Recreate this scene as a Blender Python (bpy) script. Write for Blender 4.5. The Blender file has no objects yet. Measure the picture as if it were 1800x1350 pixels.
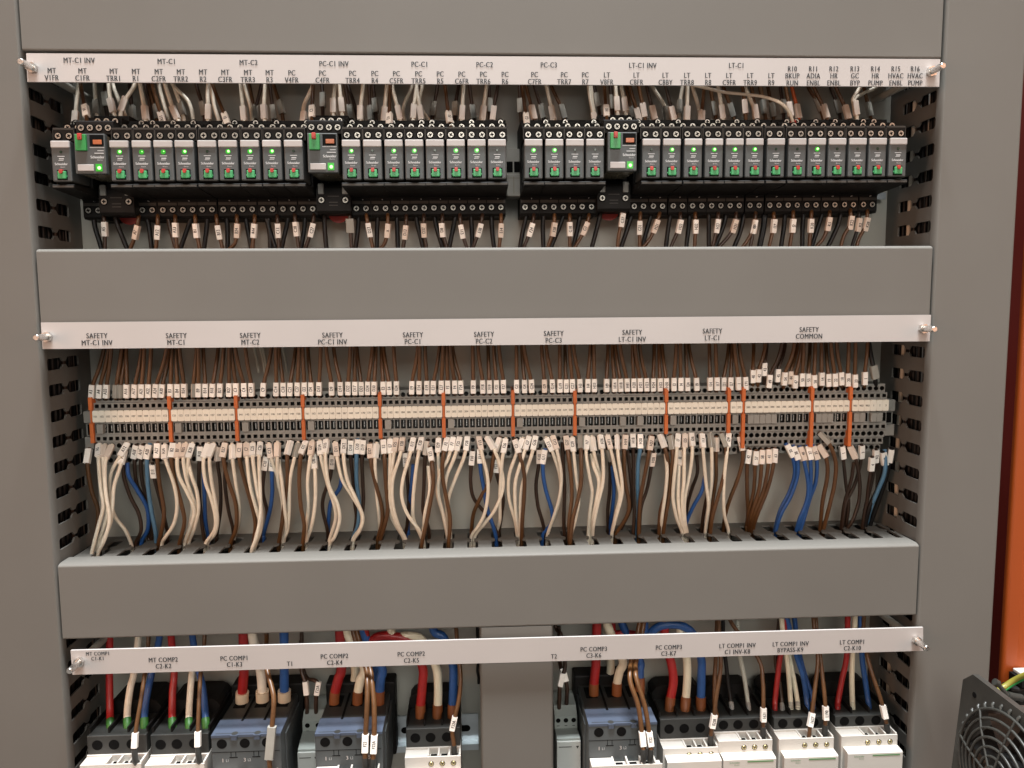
import bpy, bmesh, math, random
from mathutils import Vector, Matrix, Euler
random.seed(7)
sc = bpy.context.scene
COL = sc.collection
S = 0.001                                  # everything below is written in millimetres

# ------------------------------------------------------------------ camera
CAM = Vector((-21.8, -617.9, 0.0))
ROT = Euler((math.radians(84.09), math.radians(.42), math.radians(-3.01)), 'XYZ')
FPX = 1380.0
cam_d = bpy.data.cameras.new('camera'); cam = bpy.data.objects.new('camera', cam_d); COL.objects.link(cam)
cam.location = CAM * S; cam.rotation_euler = ROT
cam_d.sensor_fit = 'HORIZONTAL'; cam_d.sensor_width = 36; cam_d.lens = FPX / 1800 * 36
cam_d.clip_start = 0.02; cam_d.clip_end = 50
sc.camera = cam
# ------------------------------------------------------------------ light
world = bpy.data.worlds.new('World'); sc.world = world; world.use_nodes = True
bg = world.node_tree.nodes['Background']
bg.inputs[0].default_value = (1.0, 0.955, 0.88, 1); bg.inputs[1].default_value = 0.30
def area(name, loc, target, sx, sy, power, col):
    d = bpy.data.lights.new(name, 'AREA'); d.shape = 'RECTANGLE'; d.size = sx; d.size_y = sy
    d.energy = power; d.color = col
    o = bpy.data.objects.new(name, d); COL.objects.link(o); o.location = loc
    o.rotation_euler = (Vector(target) - Vector(loc)).to_track_quat('-Z', 'Y').to_euler()
    return o
area('ceiling_lamp', (0.06, -0.50, 3.0), (0.02, 0, -.12), 1.1, 0.44, 330, (0.95, 0.98, 1.0))
rl = area('room_lamp', (0.08, -1.9, 0.68), (0.03, 0, -.08), 1.0, 0.6, 2.1, (1.0, 0.965, 0.90)); rl.data.spread = math.radians(58)
area('warm_side_fill', (-1.4, -1.0, 0.1), (-.3, 0, -.1), 0.5, 1.0, 10.0, (1.0, 0.50, 0.28))  # added fill, no fitting there: browns the left covers, lifts the right duct wall
area('warm_side_fill', (1.5, -1.3, 0.3), (.3, 0, 0), 0.5, 1.0, 7.0, (1.0, 0.46, 0.24))  # second added fill, warms the right edge and the left duct wall
vs = sc.view_settings
vs.view_transform = 'Standard'; vs.look = 'None'; vs.exposure = 0.0; vs.gamma = 1.0; vs.use_curve_mapping = False
try:
    sc.render.engine = 'CYCLES'; sc.cycles.max_bounces = 6; sc.cycles.diffuse_bounces = 4
except Exception: pass

# ------------------------------------------------------------------ photo measurement -> millimetres
MR = ROT.to_matrix()
def ray(px, py): return MR @ Vector(((px - 900) / FPX, -(py - 675) / FPX, -1.0))
def at(px, py, Y):
    d = ray(px, py); return CAM + d * ((Y - CAM.y) / d.y)
def atz(px, py, Z):
    d = ray(px, py); return CAM + d * ((Z - CAM.z) / d.z)

# ------------------------------------------------------------------ materials
MATS = {}
def mat(name, col, rough=.5, metal=0., var=.08, scale=60., bump=0., bscale=900., spec=.5, emit=None, estr=0., trans=0., coat=0.):
    m = bpy.data.materials.new(name); m.use_nodes = True; nt = m.node_tree; N = nt.nodes; L = nt.links
    b = N['Principled BSDF']
    b.inputs['Roughness'].default_value = rough; b.inputs['Metallic'].default_value = metal
    b.inputs['Specular IOR Level'].default_value = spec
    if coat: b.inputs['Coat Weight'].default_value = coat
    geo = N.new('ShaderNodeNewGeometry')
    if var:
        nz = N.new('ShaderNodeTexNoise'); nz.inputs['Scale'].default_value = scale; nz.inputs['Detail'].default_value = 5
        L.new(geo.outputs['Position'], nz.inputs['Vector'])
        cr = N.new('ShaderNodeValToRGB')
        cr.color_ramp.elements[0].position = .3; cr.color_ramp.elements[1].position = .7
        cr.color_ramp.elements[0].color = (*[c * (1 - var) for c in col], 1)
        cr.color_ramp.elements[1].color = (*[min(1, c * (1 + var)) for c in col], 1)
        L.new(nz.outputs['Fac'], cr.inputs['Fac'])
        oi = N.new('ShaderNodeObjectInfo')
        mr = N.new('ShaderNodeMapRange'); mr.inputs['To Min'].default_value = 1 - var * 1.2; mr.inputs['To Max'].default_value = 1 + var * 1.2
        L.new(oi.outputs['Random'], mr.inputs['Value'])
        mx = N.new('ShaderNodeVectorMath'); mx.operation = 'SCALE'
        L.new(cr.outputs['Color'], mx.inputs[0]); L.new(mr.outputs['Result'], mx.inputs['Scale'])
        L.new(mx.outputs['Vector'], b.inputs['Base Color'])
        rr = N.new('ShaderNodeMapRange'); rr.inputs['To Min'].default_value = max(.05, rough - .08); rr.inputs['To Max'].default_value = min(1, rough + .08)
        L.new(nz.outputs['Fac'], rr.inputs['Value']); L.new(rr.outputs['Result'], b.inputs['Roughness'])
    else:
        b.inputs['Base Color'].default_value = (*col, 1)
    if bump:
        n2 = N.new('ShaderNodeTexNoise'); n2.inputs['Scale'].default_value = bscale; n2.inputs['Detail'].default_value = 3
        L.new(geo.outputs['Position'], n2.inputs['Vector'])
        bp = N.new('ShaderNodeBump'); bp.inputs['Strength'].default_value = bump; bp.inputs['Distance'].default_value = .0003
        L.new(n2.outputs['Fac'], bp.inputs['Height']); L.new(bp.outputs['Normal'], b.inputs['Normal'])
    if emit:
        b.inputs['Emission Color'].default_value = (*emit, 1); b.inputs['Emission Strength'].default_value = estr
    if trans:
        b.inputs['Transmission Weight'].default_value = trans
    MATS[name] = m; return m
mat('duct_pvc', (.140, .134, .121), .58, var=.035, scale=9, bump=.15, bscale=1400, spec=.25)
mat('plate', (.36, .355, .315), .42, var=.05, scale=14)
mat('strip_white', (.43, .405, .39), .55, var=.03, scale=12)
mat('ink', (.025, .024, .026), .6, var=0)
mat('ink_grey', (.46, .47, .47), .6, var=0)
mat('ink_green', (.10, .22, .09), .6, var=0)
mat('ink_brown', (.20, .17, .13), .6, var=0)
mat('zinc', (.72, .70, .67), .28, 1., var=.12, scale=500)
mat('screw_metal', (.42, .40, .36), .40, .8, var=.1, scale=700)
mat('brass', (.55, .45, .24), .35, 1., var=.15, scale=700)
mat('relay_grey', (.058, .064, .064), .5, var=.05)
mat('relay_white', (.39, .365, .35), .5, var=.04)
mat('relay_clear', (.16, .14, .10), .25, var=.2, scale=120)
mat('socket_black', (.007, .0065, .006), .6, var=.15, spec=.22)
mat('socket_rim', (.055, .051, .045), .55, var=.1, spec=.25)
mat('void', (.004, .004, .004), .9, var=0, spec=.1)  # flat near-black for discs, rings and patches standing in for shaded holes
mat('green', (.05, .30, .11), .45, var=.06)
mat('green_dark', (.02, .22, .05), .4, var=.06)
mat('red', (.36, .03, .02), .4, var=.08)
mat('amber', (.36, .10, .035), .35, var=.15)
mat('led_on', (.2, .9, .2), .3, var=0, emit=(.28, 1., .18), estr=3.6)
mat('led_glow', (.02, .2, .02), .3, var=0, emit=(.05, .75, .03), estr=.30)
mat('led_off', (.02, .035, .02), .2, var=0)
mat('term_grey', (.23, .225, .205), .5, var=.06, scale=200)
mat('term_dark', (.02, .018, .015), .6, var=.1)
mat('tag_cream', (.82, .77, .66), .5, var=.03)
mat('orange_plate', (.55, .135, .03), .5, var=.06)
mat('jumper_grey', (.27, .26, .235), .5, var=.05)
mat('marker_white', (.93, .90, .84), .42, var=.06)
mat('marker_pink_or_shaded', (.76, .66, .57), .42, var=.06)
mat('marker_clear_or_shaded', (.36, .35, .31), .2, var=.1, spec=.8)
mat('wire_W', (.80, .72, .59), .42, var=.07, scale=220)
mat('wire_B', (.098, .043, .014), .40, var=.12, scale=220)
mat('wire_D', (.036, .018, .010), .40, var=.15, scale=220)
mat('wire_K', (.010, .009, .009), .45, var=.1, spec=.3)
mat('wire_U', (.020, .080, .26), .40, var=.10, scale=220)
mat('wire_L', (.085, .19, .30), .42, var=.10, scale=220)
mat('wire_R', (.33, .014, .014), .38, var=.10, scale=220)
mat('wire_O', (.45, .09, .02), .4, var=.1)
mat('wire_C', (.72, .66, .50), .42, var=.06)
mat('wire_Y', (.24, .215, .035), .4, var=.1)
mat('wire_G', (.40, .42, .37), .42, var=.06)
mat('ferrule_green', (.03, .12, .02), .45, var=.1)
mat('ferrule_orange', (.20, .065, .02), .45, var=.1)
mat('ferrule_cream', (.62, .52, .38), .45, var=.05)
mat('ferrule_grey', (.30, .29, .27), .45, var=.08)
mat('contactor_white', (.54, .51, .465), .38, var=.03, scale=40)
mat('contactor_dark', (.028, .029, .027), .5, var=.1)
mat('contactor_black', (.007, .0068, .0065), .6, var=.15, spec=.22)
mat('breaker_grey', (.062, .070, .072), .5, var=.06)
mat('breaker_blue', (.062, .078, .112), .42, var=.05)
mat('timer_grey', (.30, .33, .31), .5, var=.05)
mat('timer_light', (.42, .44, .42), .5, var=.04)
mat('rail_steel', (.50, .56, .60), .32, .85, var=.08, scale=90)
mat('orange_paint', (.35, .062, .006), .45, var=.06, scale=8)
mat('cabinet_paint_shaded', (.07, .004, .0015), .5, var=.06, scale=8)  # cabinet's red-orange darkened to maroon, carrying the shade of the gap
mat('fan_plastic', (.034, .034, .030), .42, var=.12, scale=120)
mat('fan_dark', (.012, .012, .012), .5, var=.1)

# ------------------------------------------------------------------ glyphs (built once)
GL = {}
def make_glyphs():
    chars = [chr(c) for c in range(33, 127)]
    objs = []
    def t(s):
        c = bpy.data.curves.new('glyph', 'FONT'); c.body = s; c.size = 1; c.resolution_u = 3; c.offset = 0.0
        o = bpy.data.objects.new('glyph', c); COL.objects.link(o); objs.append(o); return o
    base = t('||'); d = {c: (t(c), t('|' + c + '|')) for c in chars}
    bpy.context.view_layer.update()
    dg = bpy.context.evaluated_depsgraph_get()
    def grab(o):
        me = bpy.data.meshes.new_from_object(o.evaluated_get(dg), depsgraph=dg)
        v = [(p.co.x, p.co.y) for p in me.vertices]; f = [tuple(p.vertices) for p in me.polygons]
        bpy.data.meshes.remove(me); return v, f
    w0 = max(x for x, y in grab(base)[0])
    for c in chars:
        v, f = grab(d[c][0]); w = max(x for x, y in grab(d[c][1])[0]) - w0
        GL[c] = (v, f, w)
    GL[' '] = ([], [], .26)
    for o in objs:
        cu = o.data; bpy.data.objects.remove(o); bpy.data.curves.remove(cu)
make_glyphs()
CAPH = max(y for x, y in GL['H'][0])

# ------------------------------------------------------------------ mesh builder
ORIG = {}
class MB:
    def __init__(s): s.v = []; s.f = []; s.m = []; s.sm = []
    def add(s, verts, faces, m=0, smooth=False):
        o = len(s.v); s.v += [Vector(p) for p in verts]
        for f in faces: s.f.append(tuple(i + o for i in f)); s.m.append(m); s.sm.append(smooth)
        return s
    def box(s, x0, x1, y0, y1, z0, z1, m=0, c=0.):
        """box; c chamfers the edges"""
        if c <= 0:
            s.add([(x0,y0,z0),(x1,y0,z0),(x1,y1,z0),(x0,y1,z0),(x0,y0,z1),(x1,y0,z1),(x1,y1,z1),(x0,y1,z1)],
                  [(0,1,5,4),(1,2,6,5),(2,3,7,6),(3,0,4,7),(4,5,6,7),(3,2,1,0)], m)
        else:
            bm = bmesh.new(); bmesh.ops.create_cube(bm, size=1)
            for v in bm.verts:
                v.co = Vector((x0 if v.co.x < 0 else x1, y0 if v.co.y < 0 else y1, z0 if v.co.z < 0 else z1))
            bmesh.ops.bevel(bm, geom=list(bm.edges), offset=c, segments=2, profile=.5, affect='EDGES', clamp_overlap=True)
            bm.verts.index_update()
            s.add([v.co.copy() for v in bm.verts], [tuple(v.index for v in f.verts) for f in bm.faces], m); bm.free()
        return s
    def prism(s, prof, a0, a1, axis='x', m=0):
        """prof: closed 2D outline. axis x: (y,z); y: (x,z); z: (x,y)"""
        def p(q, a): return (a, q[0], q[1]) if axis == 'x' else (q[0], a, q[1]) if axis == 'y' else (q[0], q[1], a)
        n = len(prof); vs_ = [p(q, a0) for q in prof] + [p(q, a1) for q in prof]
        s.add(vs_, [tuple(range(n)), tuple(range(2*n-1, n-1, -1))] + [(i, i + n, (i+1) % n + n, (i+1) % n) for i in range(n)], m)
        return s
    def tube(s, pts, r, n=8, m=0, cap=True):
        pts = [Vector(p) for p in pts]; k = len(pts); vs_ = []; fs = []
        rr = r if isinstance(r, (list, tuple)) else [r] * k
        up = None
        for i, p in enumerate(pts):
            d = (pts[min(i+1, k-1)] - pts[max(i-1, 0)]).normalized()
            if up is None:
                up = Vector((1, 0, 0)) if abs(d.x) < .9 else Vector((0, 1, 0))
            up = (up - d * up.dot(d)).normalized(); w = d.cross(up)
            for j in range(n):
                a = 2 * math.pi * j / n; vs_.append(p + (up * math.cos(a) + w * math.sin(a)) * rr[i])
        for i in range(k - 1):
            for j in range(n):
                fs.append((i*n + j, i*n + (j+1) % n, (i+1)*n + (j+1) % n, (i+1)*n + j))
        s.add(vs_, fs, m, True)
        if cap: s.add(vs_[:n], [tuple(range(n-1, -1, -1))], m); s.add(vs_[-n:], [tuple(range(n))], m)
        return s
    def cyl(s, p0, p1, r0, r1=None, n=14, m=0, smooth=True):
        p0 = Vector(p0); p1 = Vector(p1); r1 = r0 if r1 is None else r1
        d = (p1 - p0).normalized(); up = Vector((1, 0, 0)) if abs(d.x) < .9 else Vector((0, 0, 1)); up = (up - d*up.dot(d)).normalized(); w = d.cross(up)
        A = []; 
        for p, r in ((p0, r0), (p1, r1)):
            A.append([p + (up*math.cos(2*math.pi*j/n) + w*math.sin(2*math.pi*j/n)) * r for j in range(n)])
        s.add(A[0] + A[1], [(j, (j+1) % n, n + (j+1) % n, n + j) for j in range(n)], m, smooth)
        s.add(A[0], [tuple(range(n-1, -1, -1))], m); s.add(A[1], [tuple(range(n))], m); return s
    def ring(s, c, nrm, r0, r1, n=16, m=0):
        nrm = Vector(nrm).normalized(); up = Vector((0, 0, 1)) if abs(nrm.z) < .9 else Vector((1, 0, 0)); up = (up - nrm*up.dot(nrm)).normalized(); w = nrm.cross(up); c = Vector(c)
        A = [c + (up*math.cos(2*math.pi*j/n) + w*math.sin(2*math.pi*j/n)) * r for r in (r0, r1) for j in range(n)]
        s.add(A, [(j, (j+1) % n, n+(j+1) % n, n+j) for j in range(n)], m); return s
    def text(s, string, o, right, up, size, sx=.8, m=0, align='c', track=0., bold=0.):
        """size = cap height"""
        k = size / CAPH; o = Vector(o); right = Vector(right).normalized(); up = Vector(up).normalized()
        W = sum(GL[c][2] * k * sx + track for c in string); x = -W/2 if align == 'c' else 0 if align == 'l' else -W
        for c in string:
            v, f, w = GL[c]
            if v:
                nr = right.cross(up)
                for q, dx in enumerate((-bold, bold) if bold else (0,)):
                    s.add([o + nr*(.015*q) + right*(x + (p[0] + dx)*k*sx) + up*((p[1] - CAPH/2)*k) for p in v], f, m)
            x += w*k*sx + track
        return s
    def build(s, name, mats, parent=None, origin=None, autosmooth=False):
        if isinstance(mats, str): mats = [mats]
        og = ORIG[parent] if parent is not None else Vector(origin if origin is not None else (0, 0, 0))
        me = bpy.data.meshes.new(name)
        me.from_pydata([(p - og) * S for p in s.v], [], s.f)
        for mm in mats: me.materials.append(MATS[mm])
        me.polygons.foreach_set('material_index', s.m); me.polygons.foreach_set('use_smooth', s.sm)
        me.update()
        o = bpy.data.objects.new(name, me); COL.objects.link(o)
        if parent is not None: o.parent = parent
        else: o.location = og * S
        ORIG[o] = og
        return o
def tag(o, label=None, cat=None, group=None, kind=None):
    if label: o['label'] = label
    if cat: o['category'] = cat
    if group: o['group'] = group
    if kind: o['kind'] = kind
    return o
def thing(name, loc, label, cat, group=None):
    o = bpy.data.objects.new(name, None); COL.objects.link(o); o.empty_display_size = .01
    o.location = Vector(loc) * S; ORIG[o] = Vector(loc)
    return tag(o, label, cat, group)
def dup(root, loc, label, group=None):
    r = root.copy(); COL.objects.link(r); r.location = Vector(loc) * S; ORIG[r] = Vector(loc); r['label'] = label
    if group: r['group'] = group
    for ch in list(root.children):
        c = ch.copy(); COL.objects.link(c); c.parent = r; ORIG[c] = Vector(loc)
        for g in ch.children:
            d = g.copy(); COL.objects.link(d); d.parent = c; ORIG[d] = Vector(loc)
    return r
ORD = 'first second third fourth fifth sixth seventh eighth ninth tenth eleventh twelfth thirteenth fourteenth fifteenth sixteenth seventeenth eighteenth nineteenth twentieth'.split()
def nth(i):
    if i < 20: return ORD[i]
    t = ['twenty', 'thirty', 'forty', 'fifty', 'sixty', 'seventy', 'eighty'][(i+1)//10 - 2]; k = (i+1) % 10
    return (t + '-' + ORD[k-1]) if k else {'twenty':'twentieth','thirty':'thirtieth','forty':'fortieth','fifty':'fiftieth','sixty':'sixtieth','seventy':'seventieth','eighty':'eightieth'}[t]
X, Y_, Z = Vector((1,0,0)), Vector((0,1,0)), Vector((0,0,1))

# ================================================================== SETTING
tag(MB().box(-440, 424, 80, 83, -470, 300).build('mounting_plate', 'plate'), kind='structure')
tag(MB().box(-900, 1100, 170, 175, -700, 600).build('enclosure_wall', 'cabinet_paint_shaded'), kind='structure')

# ================================================================== WIRING DUCTS
PITCH = 20.56
def slot_levels(a0, a1, b0, b1, ns=.9, w=4.6, nk=1.3):
    return [(0, ns), (a0-1.5, ns), (a0, ns+.1), (a0+3.2, w), (a1-3.2, w), (a1, nk), (b0, nk), (b0+3.2, w), (b1-1, w), (b1, w-1), (b1+.01, 0), (80, 0)]
def slotted(mb, mapf, thick, u0, u1, phase, lv):
    """comb wall: u runs along the duct, v from the lid back; thick pushes into the duct"""
    ks = [k for k in range(-60, 60) if u0 < phase + k*PITCH < u1]
    us = [phase + k*PITCH for k in ks]
    edges = [u0] + us + [u1]
    for i in range(len(edges) - 1):
        a, b = edges[i], edges[i+1]
        L = []; R = []
        for v, h in lv:
            L.append((a + (h if i > 0 else 0), v)); R.append((b - (h if i < len(edges)-2 else 0), v))
        n = len(lv); vs_ = []
        for t in (0, thick):
            vs_ += [mapf(u, v, t) for u, v in L] + [mapf(u, v, t) for u, v in R]
        fs = []
        for j in range(n-1):
            fs += [(j, n+j, n+j+1, j+1), (2*n+j, 2*n+j+1, 3*n+j+1, 3*n+j), (j, j+1, 2*n+j+1, 2*n+j), (n+j, 3*n+j, 3*n+j+1, n+j+1)]
        mb.add(vs_, fs, 0)
def lid_profile(w0, w1, fl, e0=(1.5, 1.5), e1=(2.5, 6.0), t=1.6, n=6):
    """U shaped lid cross section in (w, y): front face at y=0, flanges going back; e0, e1 round the two edges"""
    out = [(w0, fl)]
    for k in range(n):
        a = math.pi/2*k/(n-1); out.append((w0 + e0[0]*(1-math.cos(a)), e0[1]*(1-math.sin(a))))
    for k in range(n):
        a = math.pi/2*k/(n-1); out.append((w1 - e1[0]*(1-math.sin(a)), e1[1]*(1-math.cos(a))))
    out.append((w1, fl)); out += [(w1 - t, fl), (w1 - t, max(t, e1[1]*.8)), (w1 - t - 3, t), (w0 + t + 3, t), (w0 + t, max(t, e0[1]*.8)), (w0 + t, fl)]
    return out
def duct(name, label, horizontal, w0, w1, u0, u1, phase, fl, lv):
    """horizontal: w = z, u = x ; vertical: w = x, u = z"""
    loc = ((u0+u1)/2, 80, w0) if horizontal else ((w0+w1)/2, 80, u0)
    t = thing('cable_duct', loc, label, 'cable duct', 'slotted grey cable ducts')
    l = MB(); n = lid_profile(w0, w1, fl) if horizontal else lid_profile(w0, w1, fl, (2.4, 5.0), (2.4, 5.0))
    if horizontal: l.prism([(y, w) for w, y in n], u0, u1, 'x')
    else: l.prism([(w, y) for w, y in n], u0, u1, 'z')
    l.build('lid', 'duct_pvc', t)
    g = .35
    for side in (0, 1):
        mb = MB(); w = (w0 + 1.9) if side == 0 else (w1 - 1.9); sg = 1 if side == 0 else -1
        if horizontal: f = lambda u, v, tt: (u, v + 1.8 if v < 79 else v - .3, w + sg*tt)
        else: f = lambda u, v, tt: (w + sg*tt, v + 1.8 if v < 79 else v - .3, u)
        slotted(mb, f, 1.5, u0 + g, u1 - g, phase, lv); mb.build('slotted_wall', 'duct_pvc', t)
    b = MB()
    if horizontal: b.box(u0+g, u1-g, 77.5, 79.6, w0+3.6, w1-3.6)
    else: b.box(w0+3.6, w1-3.6, 77.5, 79.6, u0+g, u1-g)
    b.build('base', 'duct_pvc', t)
    return t
LVV = slot_levels(7, 33, 37, 58); LVH = slot_levels(20, 44, 47, 67)
duct('cable_duct', 'tall grey slotted cable duct standing along the left edge of the panel', False, -414, -350, -450, 290, -45.7, 7, LVV)
duct('cable_duct', 'tall grey slotted cable duct on the right beside the orange cabinet frame', False, 350, 417, -450, 290, -43.5, 7, LVV)
duct('cable_duct', 'horizontal grey cable duct at the top edge, above the relay label strip', True, 187.3, 250, -348.8, 347.6, -22.5, 10, LVH)
duct('cable_duct', 'horizontal grey cable duct between the relay row and the SAFETY label strip', True, -18.5, 43.2, -348.8, 348.2, -22.5, 10, LVH)
duct('cable_duct', 'horizontal grey cable duct below the terminal row, wires dropping into its slots', True, -263.8, -202.2, -348.8, 348.6, -22.5, 18, LVH)
duct('cable_duct', 'short vertical grey cable duct in the middle of the contactor row', False, -17.7, 42.9, -450, -264.1, -300, 7, LVV)

# ================================================================== LABEL STRIPS
CAPS1 = [('MT-C1 INV',139,106),('MT-C1',293,108),('MT-C2',437,110),('PC-C1 INV',587,112),('PC-C1',738,113),('PC-C2',852,113.7),('PC-C3',965,114.2),('LT-C1 INV',1130,115),('LT-C1',1295,115)]
def yl(x, a, b): return a + (b - a) * (x - 91) / (1356 - 91)
two = [('MT','V1FR',91),('MT','C1FR',145),('MT','TRR1',200),('MT','R1',239),('MT','C2FR',279),('MT','TRR2',318),('MT','R2',357),('MT','C3FR',396),('MT','TRR3',436),('MT','R3',474),('PC','V4FR',513),('PC','C4FR',567),('PC','TRR4',620),('PC','R4',659),('PC','C5FR',697),('PC','TRR5',736),('PC','R5',774),('PC','C6FR',812),('PC','TRR6',850),('PC','R6',888),('PC','C7FR',940),('PC','TRR7',992),('PC','R7',1029),('LT','V8FR',1067),('LT','C8FR',1119),('LT','C8BY',1170),('LT','TRR8',1208),('LT','R8',1245),('LT','C9FR',1282),('LT','TRR9',1319),('LT','R9',1356)]
three = [('R10','BKUP','RUN',1393),('R11','ADIA','ENBL',1430),('R12','HR','ENBL',1466),('R13','GC','BYP',1503),('R14','HR','PUMP',1539),('R15','HVAC','ENBL',1575),('R16','HVAC','PUMP',1609)]
def bend(x, y0, y1, sag): return y0 + (y1-y0)*(x-91)/(1356-91) + sag*math.sin(math.pi*(x-91)/(1356-91))
S1 = [[c] for c in CAPS1] + [[(a, x, bend(x, 124, 133, 1.2)), (b, x, bend(x, 136.6, 145.4, 1.2))] for a, b, x in two] + [[(a, x, 121), (b, x, 133.3), (c, x, 145.8)] for a, b, c, x in three]
saf = [('MT-C1 INV',170.5,590.2,602.5),('MT-C1',310,590,602),('MT-C2',440,589.5,601.5),('PC-C1 INV',584.5,589,601),('PC-C1',726,588.5,600.5),('PC-C2',851,587.5,599.8),('PC-C3',973.5,586,598.3),('LT-C1 INV',1111.5,584,596.3),('LT-C1',1252.5,581.8,594),('COMMON',1422.5,579.2,591)]
S2 = [[('SAFETY', x, a), (n, x, b)] for n, x, a, b in saf]
S3 = [[('MT COMP1',172,1149),('C1-K1',172,1157.6)],[('MT COMP2',287,1159.8),('C2-K2',287.5,1171)],[('PC COMP1',412,1157),('C1-K3',412.5,1168)],[('T1',510,1166.8)],
 [('PC COMP2',588,1153.4),('C2-K4',588.5,1164.8)],[('PC COMP2',723,1149.6),('C2-K5',723.5,1161)],[('T2',974,1153.8)],[('PC COMP3',1044,1141),('C3-K6',1044,1152.2)],[('PC COMP3',1176,1137.8),('C3-K7',1175.5,1148.8)],
 [('LT COMP1 INV',1296.5,1134.8),('C1 INV-K8',1296.5,1145.6)],[('LT COMP1 INV',1390,1131.8),('BYPASS-K9',1389.5,1142.4)],[('LT COMP1',1498.5,1128.6),('C2-K10',1498.5,1139.4)]]
def strip(label, tl, bl, tr, br, caps, bolts, cap_h, small_first=False):
    y0, y1 = -6.0, -4.2
    P = [at(*p, y0) for p in (tl, bl, tr, br)]
    t = thing('label_strip', (P[1] + P[3]) / 2, label, 'label strip', 'white label strips across the panel')
    b = MB(); q = [P[0], P[2], P[3], P[1]]
    b.add(q + [p + Vector((0, y1-y0, 0)) for p in q], [(3,2,1,0),(4,5,6,7),(0,1,5,4),(1,2,6,5),(2,3,7,6),(3,0,4,7)])
    b.build('strip_plate', 'strip_white', t)
    rt = (P[2] - P[0]).normalized(); up = Z
    for i, cp in enumerate(caps):
        m = MB(); h = cap_h * (.8 if small_first and i == 0 else 1)
        for s_, x, y in cp: m.text(s_, at(x, y, y0 - .25), rt, up, h, .78, track=.22, bold=.028)
        o = m.build('caption', 'ink', t)
    for (px, py) in bolts:
        c = at(px, py, y0)
        m = MB(); m.prism([(c.x + 4.0*math.cos(a), c.z + 4.0*math.sin(a)) for a in [math.radians(60*k+15) for k in range(6)]], y0-3.2, y0-.2, 'y'); n = m.build('nut', 'zinc', t)
        m = MB(); pts = [(c.x, y0 - 16.5, c.z), (c.x, y0-16, c.z)]
        rs = [1.9, 2.5]
        for k in range(18): pts.append((c.x, y0 - 15.6 + k*.72, c.z)); rs.append(2.55 if k % 2 else 2.40)
        m.tube(pts, rs, 12); m.build('stud', 'zinc', t)
        m = MB(); m.cyl((c.x, y1+.2, c.z), (c.x, 79.5, c.z), 3.0, n=12); m.build('standoff', 'plate', t)
    return t
strip('white label strip above the relays, two rows of captions from MT V1FR to R16', (46,93.5), (48,143.8), (1653,103.9), (1651,152.4), S1, [(58,120),(1636,126.5)], 3.75)
strip('white label strip above the terminals with ten captions starting SAFETY', (71.7,567), (74.8,613.6), (1636.7,553.4), (1634.2,599.9), S2, [(84,592),(1622,577.5)], 3.85)
strip('white label strip across the contactor row, captions from C1-K1 to C2-K10', (124,1143.5), (127.3,1186.2), (1622.8,1103), (1622.8,1144), S3, [(140,1163),(1610,1125)], 3.75, True)

# ================================================================== DIN RAILS
def din_rail(label, z, x0, x1):
    t = thing('mounting_rail', ((x0+x1)/2, 80, z), label, 'mounting rail', 'steel mounting rails')
    m = MB(); h = 17.5
    prof = [(79.8, z-13), (72.5, z-13), (72.5, z-h), (71, z-h), (71, z-11.6), (78.2, z-11.6), (78.2, z+11.6), (71, z+11.6), (71, z+h), (72.5, z+h), (72.5, z+13), (79.8, z+13)]
    m.prism(prof, x0, x1, 'x'); m.build('rail_profile', 'rail_steel', t)
    s_ = MB(); x = x0 + 12
    while x < x1 - 12:
        pr = [(x + (4 if k < 7 else -4) + 3.1*math.cos(a), z + 3.1*math.sin(a)) for k, a in enumerate([math.radians(-90 + 180/6*k) for k in range(7)] + [math.radians(90 + 180/6*k) for k in range(7)])]
        MB().prism(pr, 78.0, 78.15, 'y').build('rail_slot', 'void', t); x += 25
    return t
din_rail('steel mounting rail behind the relay sockets', 106, -346, 346)
din_rail('steel mounting rail behind the grey terminal row', -102, -346, 346)
din_rail('bluish steel mounting rail showing beside the contactor under caption C2-K5', -394, -346, -19.5)
din_rail('steel mounting rail behind the contactors right of the middle duct', -394, 44.5, 346)

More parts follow.
